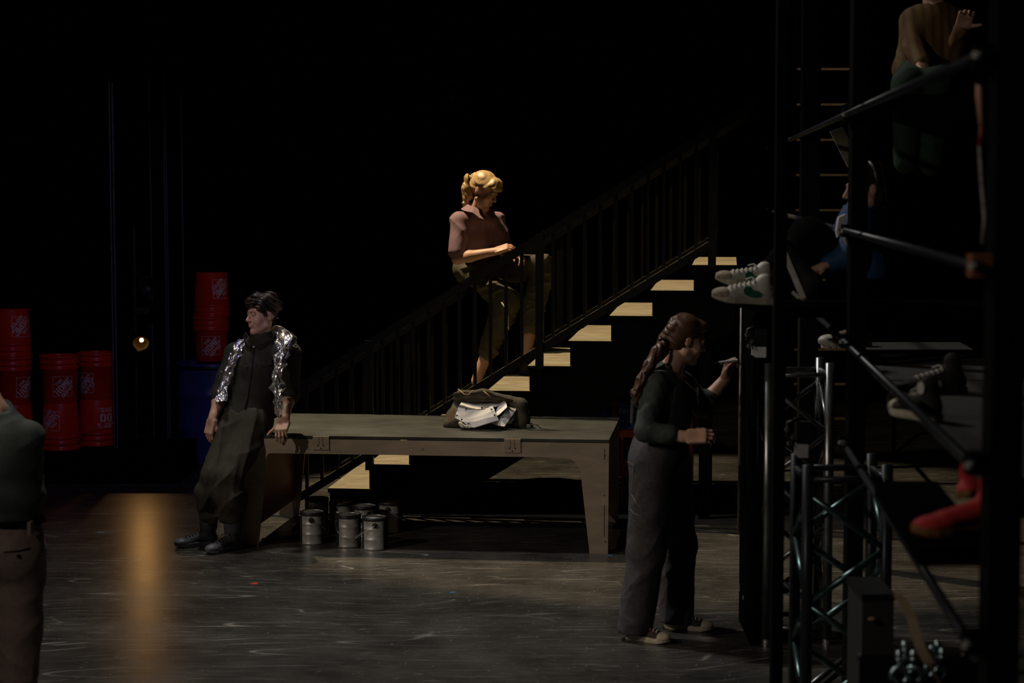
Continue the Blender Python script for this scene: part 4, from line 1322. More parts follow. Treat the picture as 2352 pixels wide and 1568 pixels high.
ta = fl(1745, 1482); tb_ = fl(1897, 1478)
T1 = truss(ta[0] + .035, tb_[0], ta[1] + .02, ta[1] + .34, 1.42, ALU, ALU, 'aluminium box truss tower standing on the floor beside the writing board', 5)
t2x = at(1826, 1240, 8.35)[0]
T2 = truss(t2x, t2x + .32, 8.0, 8.34, 1.17, PIPE, ALUT, 'nearer dark truss tower with teal-tinted diagonals at lower right', 4, phase=1, brw=.0145)
for (px, py, Y, par, w, h) in ((1743, 808, ta[1] - .02, T1, .036, .028), (1841, 1034, 7.97, T2, .027, .030)):
    c = at(px, py, Y)
    b = MB(); b.prism([(-w, -h * .5), (-w * .4, -h), (w, -h), (w, h), (-w, h)], c, (1, 0, 0), (0, 0, 1), (0, .012, 0)); b.build('white_bracket', BRKW, par)
    b = MB(); b.box(c + V3(.01, .03, .07), (.03, 0, 0), (0, .03, 0), (0, 0, .045)); b.build('clamp_block', BLACKSAT, par)
    b = MB(); b.tube([c + V3(-.02, .02, .03), c + V3(-.06, .0, .06), c + V3(-.055, .01, .11), c + V3(-.01, .02, .125)], .008, 8); b.build('cable_loop', BLACKSAT, par, smooth=True)
    for dx, dz in ((-.05, .03), (-.035, .055), (-.06, .085)):
        b = MB(); b.lathe(c + V3(dx, -.01, dz), [(0, -.006), (.010, -.006), (.010, .006), (0, .006)], 8, ax=(.3, -1, .2)); b.build('wing_nut', BOLTM, par)
# thin floor pipe running in front of the towers
b = MB(); b.tube([fl(1862, 1575, .03), fl(1962, 1492, .03)], .014, 10); tag(b.build('loose_pipe', ALU, None, smooth=True), 'loose grey pipe lying on the floor in front of the truss towers', 'pipe')
# black bin with gold tinsel between the towers and the stairs
TINS = mat('gold_tinsel', (.55, .42, .16), .25, metal=1.0)
tc0 = at(1765, 990, 11.2)
tn = thing('tinsel_bundle', (tc0[0], tc0[1], 0), 'bundle of gold tinsel on a black stand behind the truss tower', 'tinsel')
b = MB(); b.tube([(tc0[0], tc0[1] + .02, 0), (tc0[0], tc0[1] + .02, 1.25)], .02, 8); b.lathe((tc0[0], tc0[1] + .02, 0), [(0, 0), (.13, 0), (.13, .02), (0, .03)], 16); b.build('stand', BLACK, tn)
b = MB()
for i in range(130):
    p = V3(tc0[0] + RNG.normal(0, .025), tc0[1] + RNG.normal(0, .025), 0.95 + RNG.uniform(-.16, .24)); e = unit(RNG.normal(0, 1, 3)) * .014; g = unit(np.cross(e, RNG.normal(0, 1, 3))) * .003
    b.box(p, e, g, unit(np.cross(e, g)) * .0006)
b.build('strips', TINS, tn)['kind'] = 'stuff'

# ------------------------------------------------------------------ cases, clamps, strap, shoes on the decks
CASEG = mat('dark_grey_case', (.035, .033, .03), .6)
c = at(2022, 1370, 7.2)
cs = thing('equipment_case', (c[0], 7.4, 0), 'plain dark grey upright case at lower right, nearest the front', 'case')
b = MB(); b.box((c[0], 7.4, c[2] / 2), (.058, 0, 0), (0, .16, 0), (0, 0, c[2] / 2)); b.build('body', CASEG, cs)
b = MB(); b.box((c[0], 7.4, c[2] - .01), (.062, 0, 0), (0, .165, 0), (0, 0, .012)); b.build('rim', BLACKSAT, cs)
h_ = at(2003, 1421, 7.22)
b = MB(); b.sphere(h_, (.016, .01, .008), 0, 12, 8); b.build('handle_tab', mat('tan_tab', (.5, .27, .15), .5), cs, smooth=True)
kz = at(2120, 1552, 6.0)[2]
kc = at(2115, 1500, 6.0)
k = thing('road_case', (kc[0], 6.05, 0), 'black flight case under the chrome clamps at lower right', 'case')
b = MB(); b.box((kc[0] + .03, 6.05, kz / 2), (.17, 0, 0), (0, .22, 0), (0, 0, kz / 2)); b.build('body', BLACK, k)
for sx in (-1, 1):
    for sy in (-1, 1):
        b = MB(); b.sphere((kc[0] + .03 + sx * .165, 6.05 + sy * .215, kz - .006), .014, 0, 10, 6); b.build('corner_ball', BLACKSAT, k, smooth=True)
CHROME = mat('teal_chrome', (.60, .78, .82), .34, metal=1.0, var=.1)
pr = None
G2 = 'chrome pipe clamps heaped on the flight case'
for i, (px, py, dy, lab) in enumerate(((2083, 1468, .0, 'chrome pipe clamp standing at the left of the heap on the flight case'), (2134, 1462, -.04, 'brightest chrome pipe clamp, tallest of the heap on the flight case'), (2163, 1468, .02, 'chrome pipe clamp standing at the right of the heap'), (2066, 1520, -.12, 'chrome pipe clamp lying low at the left front of the heap'), (2100, 1525, -.1, 'chrome pipe clamp lying low at the middle front of the heap'), (2160, 1515, -.08, 'chrome pipe clamp lying low at the right front of the heap'))):
    p = at(px, py, 6.0 + dy); zc = p[2]
    if pr is None:
        pr = thing('pipe_clamp', (0, 0, 0), lab, 'clamp', G2)
        b = MB(); b.tube([(.024 * math.cos(t), 0, .030 + .024 * math.sin(t)) for t in np.linspace(-1.2, 4.2, 14)], .007, 8); b.build('ring', CHROME, pr, smooth=True)
        b = MB(); b.lathe((0, 0, .054), [(0, 0), (.006, 0), (.006, .02), (.011, .022), (.011, .03), (0, .033)], 10); b.build('bolt', CHROME, pr, smooth=True)
        b = MB(); b.sphere((0, 0, .094), .013, 0, 12, 8); b.build('glint_ball', CHROME, pr, smooth=True)  # ball added so that each clamp catches a highlight
        o = pr
    else:
        o = copy_tree(pr, (0, 0, 0))
    o.location = (p[0], p[1], kz + .0); o.rotation_euler = (RNG.normal(0, .1), 0, RNG.uniform(0, 6)); tag(o, lab, 'clamp', G2)
STR = mat('tan_webbing', (.16, .10, .04), .8)
b = MB(); sp = [at(2062, 1366, 6.40), at(2080, 1388, 6.33), at(2094, 1420, 6.24), at(2104, 1458, 6.05), at(2116, 1492, 5.88), at(2136, 1525, 5.80), at(2166, 1580, 5.79)]
for i in range(6): b.bar(sp[i], sp[i + 1], .030, .006)
tag(b.build('webbing_strap', STR), 'tan webbing strap hanging over the heap of chrome clamps', 'strap')

HT = 'black high-top shoes with white rubber toes'
hz = 1.521
h1, t1 = fl(2232, 985, hz), fl(2052, 950, hz)
make_shoe('high_top_shoe', t1 + unit(h1 - t1) * .27, t1, ZZ, .27, (RUBW, CANVB, RUBW, LACEW), label='black high-top shoe with broad cream rubber toe, the nearer of the pair on the deck', group=HT, tall=.13, ankle_patch=CANVW)
t2 = fl(2062, 905, hz); h2 = t2 + unit(V3(.27, .05, 0)) * .27
make_shoe('high_top_shoe', h2, t2, ZZ, .27, (CANVB, CANVB, RUBW, LACEW), label='black high-top shoe with white laces, the farther of the pair on the deck', group=HT, tall=.13, cap=False)
t3 = fl(1882, 796, hz)
make_shoe('lug_shoe', t3 + V3(.26, .06, 0), t3, ZZ, .27, (RUBW, SUEDE, CANVW, LACEW), label='cream shoe with a ridged lug sole on the deck behind the scaffold post', tall=.09, lug=True, laces=False)
rz_ = 1.386
t4 = fl(2106, 1236, rz_)
make_shoe('red_shoe', t4 + unit(V3(.9, .25, 0)) * .27, t4, ZZ, .285, (GUM, REDSH, REDSH, REDSH), label='red shoe with a gum sole, toe pointing left, out of focus at right', group='red shoes', cap=False, laces=False, tall=.135)
t5 = fl(2226, 1152, rz_)
make_shoe('red_shoe', t5 + unit(V3(.25, .95, 0)) * .25, t5, ZZ, .25, (GUM, REDSH, REDSH, REDSH), label='red shoe with an amber toe edge, behind and above the bigger red shoe', group='red shoes', cap=False, laces=False, tall=.11)

# cord with coloured grips hanging from the top tube at right
CORD = mat('speckled_cord', (.30, .27, .26), .7, var=.6, scale=60)
SALM = mat('salmon_grip', (.62, .33, .24), .55)
WTAB = mat('white_cloth_tab', (.55, .55, .56), .7)
hx_ = 5.35
pa = at(2250, 128, hx_)
hc = thing('hanging_rope', at(2250, 185, hx_), 'rope with a salmon grip and speckled tail hanging from the top scaffold tube', 'rope')
tz = 2.606
b = MB(); b.tube([(wx(hx_) - .055, hx_, tz - .012), at(2249, 190, hx_)], .004, 6); b.build('hanger', BLACK, hc)
b = MB(); b.tube([at(2249, 186, hx_), at(2250, 215, hx_), at(2256, 288, hx_)], [.008, .0115, .009], 10); b.build('grip', SALM, hc, smooth=True)
b = MB(); b.tube([at(2256, 288, hx_), at(2250, 335, hx_)], .006, 8); b.build('red_binding', CRRED, hc, smooth=True)
b = MB(); b.tube([at(2250, 335, hx_), at(2254, 400, hx_), at(2260, 470, hx_), at(2262, 500, hx_), at(2257, 560, hx_)], [.005, .006, .007, .006, .006], 8); b.build('tail', CORD, hc, smooth=True)
ws = thing('cloth_tabs', at(2290, 190, hx_), 'pair of small white cloth tabs hanging beside the rope with the salmon grip', 'tab')
for (xa, ya, xb, yb, w) in ((2294, 192, 2288, 238, .024), (2283, 294, 2281, 332, .022)):
    b = MB(); b.bar(at(xa, ya, hx_ + .02), at(xb, yb, hx_ + .02), w, .004, up=(0, -1, 0)); b.build('tab', WTAB, ws)
b = MB(); b.tube([(wx(hx_) - .055 + .03, hx_ + .02, tz), at(2292, 170, hx_ + .02), at(2290, 240, hx_ + .025), at(2282, 300, hx_ + .025)], .003, 6); b.build('line', BLACK, ws)

# ------------------------------------------------------------------ people
TOPG = mat('dark_green_grey_knit', (0.040, 0.052, 0.047), 0.85, var=.15, scale=50, bump=.1, bscale=300)
DENIM = mat('charcoal_denim', (0.050, 0.047, 0.052), 0.85, var=.25, scale=60, bump=.12, bscale=300)
SEAM = mat('pale_seam', (.16, .15, .15), .8)
HAIRBR = mat('auburn_brown_hair', (0.085, 0.040, 0.020), 0.45, var=.2, scale=70)
HAIRDK = mat('near_black_hair', (0.022, 0.014, 0.010), 0.45, var=.2, scale=70)
HAIRBL = mat('honey_blonde_hair', (0.50, 0.33, 0.155), 0.42, var=.14, scale=70)
MAUVE = mat('mauve_work_shirt', (0.25, 0.15, 0.18), 0.8, var=.06, scale=60, bump=.08, bscale=400)
OLIVEP = mat('olive_trousers', (0.080, 0.070, 0.043), 0.85, var=.2, scale=40, bump=.1, bscale=300)
JUMP = mat('dark_olive_jumpsuit', (0.016, 0.015, 0.011), 0.82, var=.2, scale=40, bump=.1, bscale=300)
JTROU = mat('olive_drab_cargo', (0.038, 0.034, 0.025), 0.82, var=.2, scale=40, bump=.1, bscale=300)
BROWNT = mat('brown_grey_trousers', (0.19, 0.135, 0.115), 0.8, var=.12, scale=50, bump=.1, bscale=300)
FOIL = mat('silver_foil', (0.92, 0.94, 0.97), 0.30, metal=1.0, var=.05, scale=10)
BLKCL = mat('black_cloth', (0.006, 0.006, 0.006), 0.95, spec=.02)


def sleeve(S, a, b, c, r, upto=1.0, g=.012, k=.02):
    """cloth over an arm; upto 0..1 on the upper arm, 1..2 down the forearm"""
    a, b, c = map(np.array, (a, b, c))
    if upto <= 1:
        e = a + (b - a) * upto; S.cap(a, e, r[0] + g, (r[0] + (r[2] - r[0]) * upto) + g * 1.3, k)
    else:
        S.cap(a, b, r[0] + g, r[2] + g, k); e = b + (c - b) * (upto - 1); S.cap(b, e, r[2] + g, r[3] + (r[4] - r[3]) * (upto - 1) + g, k)
    return e


ARM = (.046, .043, .037, .040, .026)
LEG = (.088, .078, .056, .058, .038)


def to_px(P):
    d = P - V3(0, 0, CAMH); c, s = math.cos(TH), math.sin(TH)
    dep = d[:, 1] * c - d[:, 2] * s
    return 1176 + FPX * d[:, 0] / dep, 784 - FPX * (d[:, 1] * s + d[:, 2] * c) / dep


def on_surface(o, pts, lift=.003):
    """points of an object's surface under the given photo pixels (nearest to the audience), slightly lifted"""
    n = len(o.data.vertices); co = np.empty(n * 3); o.data.vertices.foreach_get('co', co)
    co = co.reshape(-1, 3) + ORG[o.name]; X, Y = to_px(co); out = []
    for x, y in pts:
        d = np.hypot(X - x, Y - y); m = d < max(4, d.min() + 2)
        out.append(at(x, y, co[m][:, 1].min() - lift))
    return out


def person(loc, label):
    return thing('person', loc, label, 'person')


# ---- A: person leaning on the bench, foil over the shoulders ---------------------------------
pA = person(fl(495, 1266), 'short-haired person in dark jumpsuit and silver foil, leaning on the bench end')
Yp = 12.72
pel = at(566, 962, Yp); chest = at(594, 852, Yp + .02); neck = at(601, 776, Yp)
shR, shL = at(540, 812, Yp + .12), at(666, 815, Yp - .10)       # shR appears at left
elR, wrR = at(508, 905, Yp + .02), at(488, 962, Yp - .10)
elL, wrL = at(664, 902, Yp - .02), at(653, 968, 12.50)
hipR, hipL = at(541, 975, Yp - .02), at(588, 975, Yp - .06)
knR, knL = at(492, 1092, Yp - .22), at(530, 1095, Yp - .26)
anR, anL = fl(479, 1252, 0) + ZZ * .11, fl(535, 1262, 0) + ZZ * .11
hc_ = at(602, 722, Yp - .02)
S = SDF()
add_torso(S, pel, chest, neck, shL, shR, (-.5, -1, 0))
add_limb(S, shR, elR, wrR, ARM); add_limb(S, shL, elL, wrL, ARM)
add_limb(S, hipR, knR, anR, LEG, .03); add_limb(S, hipL, knL, anL, LEG, .03)
S.cap(neck, hc_ + V3(.01, .02, -.05), .052, .050, .03)
HM, HP = add_head(S, hc_, (-.80, -.60, -.06), (.02, 0, 1), 1.03)
add_hand(S, wrR, (at(479, 1000, Yp - .12) - wrR), V3(.55, .6, -.1), V3(.3, -.6, -.4), 1.0, (.35, .55, .45), tcurl=.2, tout=.35)
add_hand(S, wrL, V3(-.10, -.75, -.42), V3(0, -.35, -.9), V3(-1, 0, 0), 1.02, (.75, .7, .3), spread=.05, tcurl=.1, tout=.75)
fmf = lips_fm(None, HP, 1.03)
body_mesh('body', S, [SKIN, LIP], pA, .0045, fmf=fmf)
face_parts(pA, HM, HP, 1.03)
S = SDF()
S.ell(HP(0, -.022, .044), np.array((.083, .096, .086)), HM, .02)
for x, y, z, r in ((.05, .055, .088, .030), (.015, .072, .085, .030), (-.03, .068, .086, .028), (.06, .02, .085, .04), (-.05, .02, .09, .035), (.0, -.06, .10, .05), (-.04, -.085, .05, .04), (.04, -.085, .05, .04), (.02, .02, .118, .03), (.055, -.04, .10, .03), (0, .074, .066, .020), (.03, .068, .066, .020)):
    S.ell(HP(x, y, z), (r, r, r * .8), HM, .02)
S.cap(HP(-.02, .080, .080), HP(.006, .090, .056), .014, .007, .01); S.ell(HP(-.064, .036, .050), (.018, .034, .030), HM, .015); S.ell(HP(-.072, .022, .012), (.009, .014, .026), HM, .01); S.ell(HP(.064, .036, .050), (.018, .034, .030), HM, .015)
S.ell(HP(0, -.07, -.03), (.055, .035, .045), HM, .02)
S.cut(HP(0, -.03, -.045), -HM[2] * 1 - HM[1] * .2)
body_mesh('hair', S, HAIRDK, pA, .004, strands(.004, 150, 3, (.3, .4, 1)))
# jumpsuit top
S = SDF(); add_torso(S, pel, chest, neck, shL, shR, (-.5, -1, 0), .018)
eR = sleeve(S, shR, elR, wrR, ARM, 1.12, .022); eL = sleeve(S, shL, elL, wrL, ARM, 1.06, .030)
S.cap(neck, neck + V3(.0, 0, .03), .066, .068, .02)
S.cut(pel + ZZ * -.02, -ZZ * 1.0)
S.cut(neck + V3(-.02, -.02, .035), (-.15, -.2, 1))
jt = body_mesh('jumpsuit_top', S, JUMP, pA, .006, folds(.008, 20, 12, (.8, .4, .2)))
b = MB(); b.tube(on_surface(jt, [(583, 795), (581, 820), (578, 850), (574, 880), (568, 915), (562, 940)]), .003, 5); b.build('zip_line', BLACKSAT, pA, smooth=True)
for q in ([(597, 838), (610, 836), (624, 832)], [(552, 840), (560, 844), (568, 846)]):
    b = MB(); c = on_surface(jt, q, .004)
    for i in range(2): b.bar(c[i], c[i + 1], .004, .026, up=(0, -.2, 1))
    b.build('pocket_flap', JTROU, pA)
b = MB(); c = on_surface(jt, [(583, 797)], .006)[0]; b.lathe(c, [(0, -.003), (.007, -.003), (.007, .003), (0, .004)], 12, ax=(0, -1, .1)); b.build('snap_button', BOLTM, pA)
for q in ([(577, 800), (566, 790), (561, 776), (566, 768)], [(590, 800), (606, 793), (624, 784), (634, 770)]):
    b = MB(); c = on_surface(jt, q, .008)
    for i in range(3): b.bar(c[i], c[i + 1] + unit(c[i + 1] - c[i]) * .006, .007, .034, up=(0, -.4, 1))
    b.build('collar_leaf', JUMP, pA)
S = SDF(); S.cap(elL + (elL - shL) * .0 + ZZ * .01, elL + unit(wrL - elL) * .03, .068, .066, .02); b_ = body_mesh('rolled_cuff', S, JUMP, pA, .005, folds(.004, 30, 2))
# cargo trousers
S = SDF()
S.ell(pel, (.185, .140, .13), frame((-.5, -1, 0), ZZ), .04)
for h, kn, an in ((hipR, knR, anR), (hipL, knL, anL)):
    S.cap(h, kn, .108, .090, .04); S.cap(kn, kn + (an - kn) * .38, .088, .098, .03); S.cap(kn + (an - kn) * .38, an + (kn - an) * .30, .090, .076, .03)
    S.ell(kn + (an - kn) * .30 + V3(-.02, -.02, 0), (.10, .09, .09), None, .03)
S.cut(pel + ZZ * .07, ZZ)
body_mesh('cargo_trousers', S, JTROU, pA, .006, folds(.020, 15, 23, (.9, .5, .1)))
b = MB(); hh = [at(505, 1005, Yp - .2), at(523, 985, Yp - .2), at(548, 958, Yp - .17)]
for h, kn, an, tdir in ((hipR, knR, anR, V3(-.88, -.42, 0)), (hipL, knL, anL, V3(-.62, -.78, 0))):
    heel = an * V3(1, 1, 0) - unit(tdir) * .06 * V3(1, 1, 0); toe = heel + unit(tdir) * .275
    make_shoe('boot', heel, toe, ZZ, .285, (GREYR, GREYB, GREYR, CANVB), parent=pA, tall=.13, boot=.13, cap=True, sole_h=.030)


def foil_strip(name, path, widths, normal_hint, parent, seed):
    """crumpled foil ribbon along a path of points: long pleats plus fine creases, faceted"""
    r = np.random.RandomState(seed); n = 96; m = 19
    path = [np.array(p) for p in path]
    t = np.linspace(0, len(path) - 1, n); c = []
    for q in t:
        i = min(int(q), len(path) - 2); f = q - i; p0 = path[max(i - 1, 0)]; p1, p2 = path[i], path[i + 1]; p3 = path[min(i + 2, len(path) - 1)]
        c.append(.5 * ((2 * p1) + (p2 - p0) * f + (2 * p0 - 5 * p1 + 4 * p2 - p3) * f * f + (3 * p1 - p0 - 3 * p2 + p3) * f ** 3))
    c = np.array(c); v = []
    wv = np.interp(t, range(len(widths)), widths)
    # piecewise-linear crumple fields: coarse knots give flat facets with sharp creases
    kn = r.normal(0, 1, (n // 5 + 3, m // 3 + 3)); kf = r.normal(0, 1, (n // 2 + 3, m + 3)); ke = r.normal(0, 1, (n // 4 + 3, 2))

    def pl(K, a, b):
        i, j = int(a), int(b); f, g = a - i, b - j
        return (K[i, j] * (1 - f) + K[i + 1, j] * f) * (1 - g) + (K[i, j + 1] * (1 - f) + K[i + 1, j + 1] * f) * g
    for i in range(n):
        tg = unit(c[min(i + 1, n - 1)] - c[max(i - 1, 0)]); sd = unit(np.cross(tg, normal_hint)); nn = unit(np.cross(sd, tg))
        for j in range(m):
            s = (j / (m - 1) - .5)
            e = 1 + .22 * (ke[i // 4, 0] * (1 - i % 4 / 4) + ke[i // 4 + 1, 0] * (i % 4 / 4)) if s < 0 else 1 + .22 * (ke[i // 4, 1] * (1 - i % 4 / 4) + ke[i // 4 + 1, 1] * (i % 4 / 4))
            v.append(c[i] + sd * wv[i] * s * max(.5, e) + nn * (.0075 * pl(kn, i / 5, j / 3) + .0018 * pl(kf, i / 2, j) + .055 * (.25 - s * s)) + sd * .0012 * pl(kf, i / 2, j))
    k = len(v); v = v + [p - V3(*normal_hint) * .0018 for p in v]
    f = []
    for i in range(n - 1):
        for j in range(m - 1):
            a = i * m + j
            if (i + j) % 2: f += [(a, a + 1, a + m + 1), (a, a + m + 1, a + m)]
            else: f += [(a, a + 1, a + m), (a + 1, a + m + 1, a + m)]
    f += [tuple(reversed([x + k for x in q])) for q in f]
    return mk(name, v, f, FOIL, parent)


Yf = Yp - .14
foil_strip('foil_strip', [at(612, 772, Yp + .10), at(580, 775, Yp + .05), at(556, 790, Yp - .0), at(540, 815, Yp - .02), at(526, 850, Yp - .02), at(514, 885, Yp - .03), at(508, 925, Yp - .10)], [.05, .05, .055, .075, .075, .065, .085], V3(-.35, -.93, .15), pA, 4)
foil_strip('foil_strip', [at(620, 768, Yp + .10), at(640, 757, Yp + .02), at(652, 778, Yf - .04), at(648, 812, Yf - .08), at(638, 850, Yf - .10), at(637, 890, Yf - .10), at(640, 925, Yf - .10), at(640, 955, Yf - .06)], [.03, .06, .125, .10, .062, .085, .060, .035], V3(.0, -.98, .2), pA, 9)
foil_strip('foil_shoulder', [at(640, 764, Yp + .02), at(656, 772, Yp - .07), at(670, 786, Yp - .12), at(681, 800, Yp - .13)], [.05, .10, .075, .03], V3(.35, -.75, .55), pA, 13)

# ---- B: woman standing with the marker -------------------------------------------------------
pB = person(fl(1515, 1460), 'woman in dark overalls with long auburn ponytail, standing and writing with a marker')
Yb = 10.1
pel = at(1515, 1040, Yb + .05); chest = at(1522, 915, Yb + .06); neck = at(1540, 850, Yb + .06)
shR, shL = at(1507, 882, Yb - .08), at(1572, 882, Yb + .20)
elR, wrR = at(1482, 990, Yb - .15), at(1578, 1003, Yb - .20)
elL, wrL = at(1612, 935, Yb + .20), at(1668, 866, Yb + .22)
hipR, hipL = at(1500, 1060, Yb - .04), at(1535, 1060, Yb + .14)
f1h, f1t = fl(1440, 1464), fl(1547, 1481); f2h, f2t = fl(1528, 1441), fl(1645, 1450)
anR = f1h + unit(f1t - f1h) * .06 + ZZ * .085; anL = f2h + unit(f2t - f2h) * .06 + ZZ * .085
knR, knL = at(1485, 1262, Yb - .08), at(1556, 1255, Yb + .18)
hd = at(1577, 779, Yb + .05)
S = SDF(); add_torso(S, pel, chest, neck, shL, shR, (1, -.15, 0))
add_limb(S, shR, elR, wrR, ARM); add_limb(S, shL, elL, wrL, ARM)
add_limb(S, hipR, knR, anR, LEG, .03); add_limb(S, hipL, knL, anL, LEG, .03)
S.cap(neck, hd + V3(-.025, .0, -.06), .053, .050, .03)
HM, HP = add_head(S, hd, (.93, .22, -.30), (.28, 0, 1), 1.0)
add_hand(S, wrR, at(1640, 1000, Yb - .22) - wrR, V3(.05, .8, -.55), V3(.2, -.2, 1), .98, (.35, .75, .5), tcurl=.5, tout=.45)
dL = at(1677, 832, Yb + .2) - wrL
add_hand(S, wrL, dL, V3(.75, -.62, -.25), V3(-.55, -.8, .1), .95, (.9, 1.1, .6), spread=.03, tcurl=.6, tout=.40, curls=[(.75, .8, .35), (.85, .9, .5), (1.0, 1.2, .7), (1.1, 1.3, .8)])
body_mesh('body', S, [SKIN, LIP], pB, .0045, fmf=lips_fm(None, HP))
face_parts(pB, HM, HP)
S = SDF()
S.ell(HP(0, -.024, .040), (.081, .094, .090), HM, .02)
S.ell(HP(0, -.05, -.0), (.074, .066, .075), HM, .02)
S.ell(HP(0, .05, .085), (.055, .035, .03), HM, .02)
for i in range(7):
    S.ell(HP(.0 + .02 * math.sin(i), -.085 - .012 * i + .004 * i * i * .3, .08 - .026 * i), (.040, .026, .020), HM, .008)
S.cut(HP(0, .055, .03), HM[1] * .8 - HM[2] * .62)
body_mesh('hair', S, HAIRBR, pB, .004, strands(.0025, 170, 5, HM[2] + HM[0] * .5))
S = SDF()
pts = [HP(0, -.105, -.04), at(1510, 806, Yb - .04), at(1492, 838, Yb - .08), at(1474, 872, Yb - .10), at(1462, 905, Yb - .10), at(1463, 935, Yb - .09)]
rr = [.024, .027, .028, .026, .021, .007]
for i in range(5): S.cap(pts[i], pts[i + 1], rr[i], rr[i + 1], .02)
S.cap(pts[3], at(1452, 912, Yb - .09), .02, .007, .015); S.cap(pts[4], at(1451, 898, Yb - .1), .014, .005, .015); S.cap(pts[2], at(1478, 858, Yb - .13), .012, .004, .012); S.cap(pts[4], at(1455, 925, Yb - .1), .012, .004, .01); S.cap(pts[3], at(1459, 893, Yb - .12), .013, .004, .012)
body_mesh('ponytail', S, HAIRBR, pB, .004, strands(.0025, 190, 8, (.9, .5, -.42)))
b = MB(); b.lathe(pts[0] + (pts[1] - pts[0]) * .25, [(.026, -.008), (.033, 0), (.026, .008)], 14, ax=pts[1] - pts[0]); b.build('hair_tie', BLKCL, pB, smooth=True)
# knit top
S = SDF(); add_torso(S, pel, chest, neck, shL, shR, (1, -.15, 0), .011)
S.cut(pel + ZZ * .05, -ZZ)
sleeve(S, shR, elR, wrR, ARM, 1.60, .017); sleeve(S, shL, elL, wrL, ARM, 1.30, .017)
S.ell(neck + V3(.075, -.02, .015), (.10, .085, .115), frame((1, 0, -.4), (.4, 0, 1)), .01, True)
S.cut(neck + V3(-.01, 0, .035), (.35, -.05, 1))
body_mesh('knit_top', S, TOPG, pB, .006, folds(.006, 30, 31, (.8, .2, .7)))
# overalls: trousers, bib and straps
S = SDF()
S.ell(pel + ZZ * .01, (.180, .150, .16), frame((1, -.1, 0), ZZ), .04)
S.ell(pel + V3(-.045, 0, -.05), (.11, .15, .12), None, .04)
for h, kn, an, e in ((hipR, knR, anR, V3(-.01, 0, 0)), (hipL, knL, anL, V3(.0, 0, 0))):
    S.cap(h, kn, .118, .100, .05); S.cap(kn, an + ZZ * -.035 + e, .098, .092, .03)
S.cut((0, 0, .035), -ZZ)
S.cut(pel + ZZ * .12, ZZ)
trs = body_mesh('overall_trousers', S, DENIM, pB, .006, folds(.007, 16, 41, (.9, .4, .35)))
S = SDF(); S.ell(chest + V3(.02, .0, -.06), (.128, .132, .22), frame((1, -.15, 0), ZZ), .04); S.ell(chest, (.155 + .02, .108 + .018, .18), frame((1, -.15, 0), ZZ), .04)
S.cut(chest + V3(0, 0, .03), (-.75, 0, 1)); S.cut(chest + V3(.02, 0, .0), (-.8, -.1, 0.15)); S.cut(pel + ZZ * .10, -ZZ)
body_mesh('bib', S, DENIM, pB, .005, folds(.004, 24, 43))
for s, sh, dy in ((0, shR, -.03), (1, shL, .03)):
    top = (neck * .45 + sh * .55) + ZZ * .062
    pts = [chest + V3(-.16, (.04 if s else -.05), -.13), chest + V3(-.155, (.06 if s else -.08), -.02), top + V3(-.07, 0, -.03), top + V3(0, 0, .006), top + V3(.075, 0, -.045), chest + V3(.165, (.07 if s else -.085), .045), chest + V3(.175, (.06 if s else -.075), -.01)]
    b = MB()
    for i in range(len(pts) - 1): b.bar(pts[i], pts[i + 1] + unit(pts[i + 1] - pts[i]) * .01, .032, .006, up=(0.05, (1 if s else -1) * .12, 1) if 1 < i < 4 else ((-1, 0, .1) if i < 2 else (1, 0, .2)))
    o = b.build('overall_strap', DENIM, pB)
    b = MB(); q = pts[3] + (pts[4] - pts[3]) * .35 + ZZ * .006; b.box(q, V3(.008, 0, -.003), (0, .012, 0), (0, 0, .003)); q = pts[-2] + V3(.005, 0, 0); b.box(q, (.004, 0, 0), (0, .018, 0), (0, 0, .02)); b.build('strap_buckle', BOLTM, o)
# pocket seams
for pl in ([(1441, 1060), (1447, 1063), (1455, 1065)], [(1451, 1135), (1462, 1156), (1472, 1166), (1480, 1173)], [(1447, 1168), (1456, 1179), (1468, 1184), (1480, 1185)], [(1455, 1065), (1454, 1085), (1453, 1110), (1451, 1135)]):
    b = MB(); b.tube(on_surface(trs, pl, -.0005), .0018, 5); b.build('pocket_seam', SEAM, pB, smooth=True)
for h_, t_ in ((f1h, f1t), (f2h, f2t)):
    make_shoe('canvas_shoe', h_, h_ + unit(t_ - h_) * .25, ZZ, .255, (RUBW, CANVBR, RUBW, LACEW), parent=pB, tall=.08, sole_h=.03)
# marker in her hand
mt = at(1699, 827, Yb + .14); me_ = at(1637, 835, Yb + .05); md_ = unit(mt - me_)
mkr = thing('marker_pen', (mt + me_) / 2, 'white marker pen with dark cap ends held in her raised hand', 'pen')
LM = np.linalg.norm(mt - me_)
b = MB(); b.tube([me_ + md_ * LM * .22, me_ + md_ * LM * .9], .0085, 14); b.build('barrel', mat('white_marker_plastic', (.72, .74, .76), .35), mkr, smooth=False)
b = MB(); b.tube([me_, me_ + md_ * LM * .05, me_ + md_ * LM * .22], [.004, .0062, .0075], 12); b.build('tail_cap', CANVB, mkr, smooth=True)
b = MB(); b.tube([me_ + md_ * LM * .9, me_ + md_ * LM * .94, mt], [.008, .005, .002], 12); b.build('tip', CANVB, mkr, smooth=True)

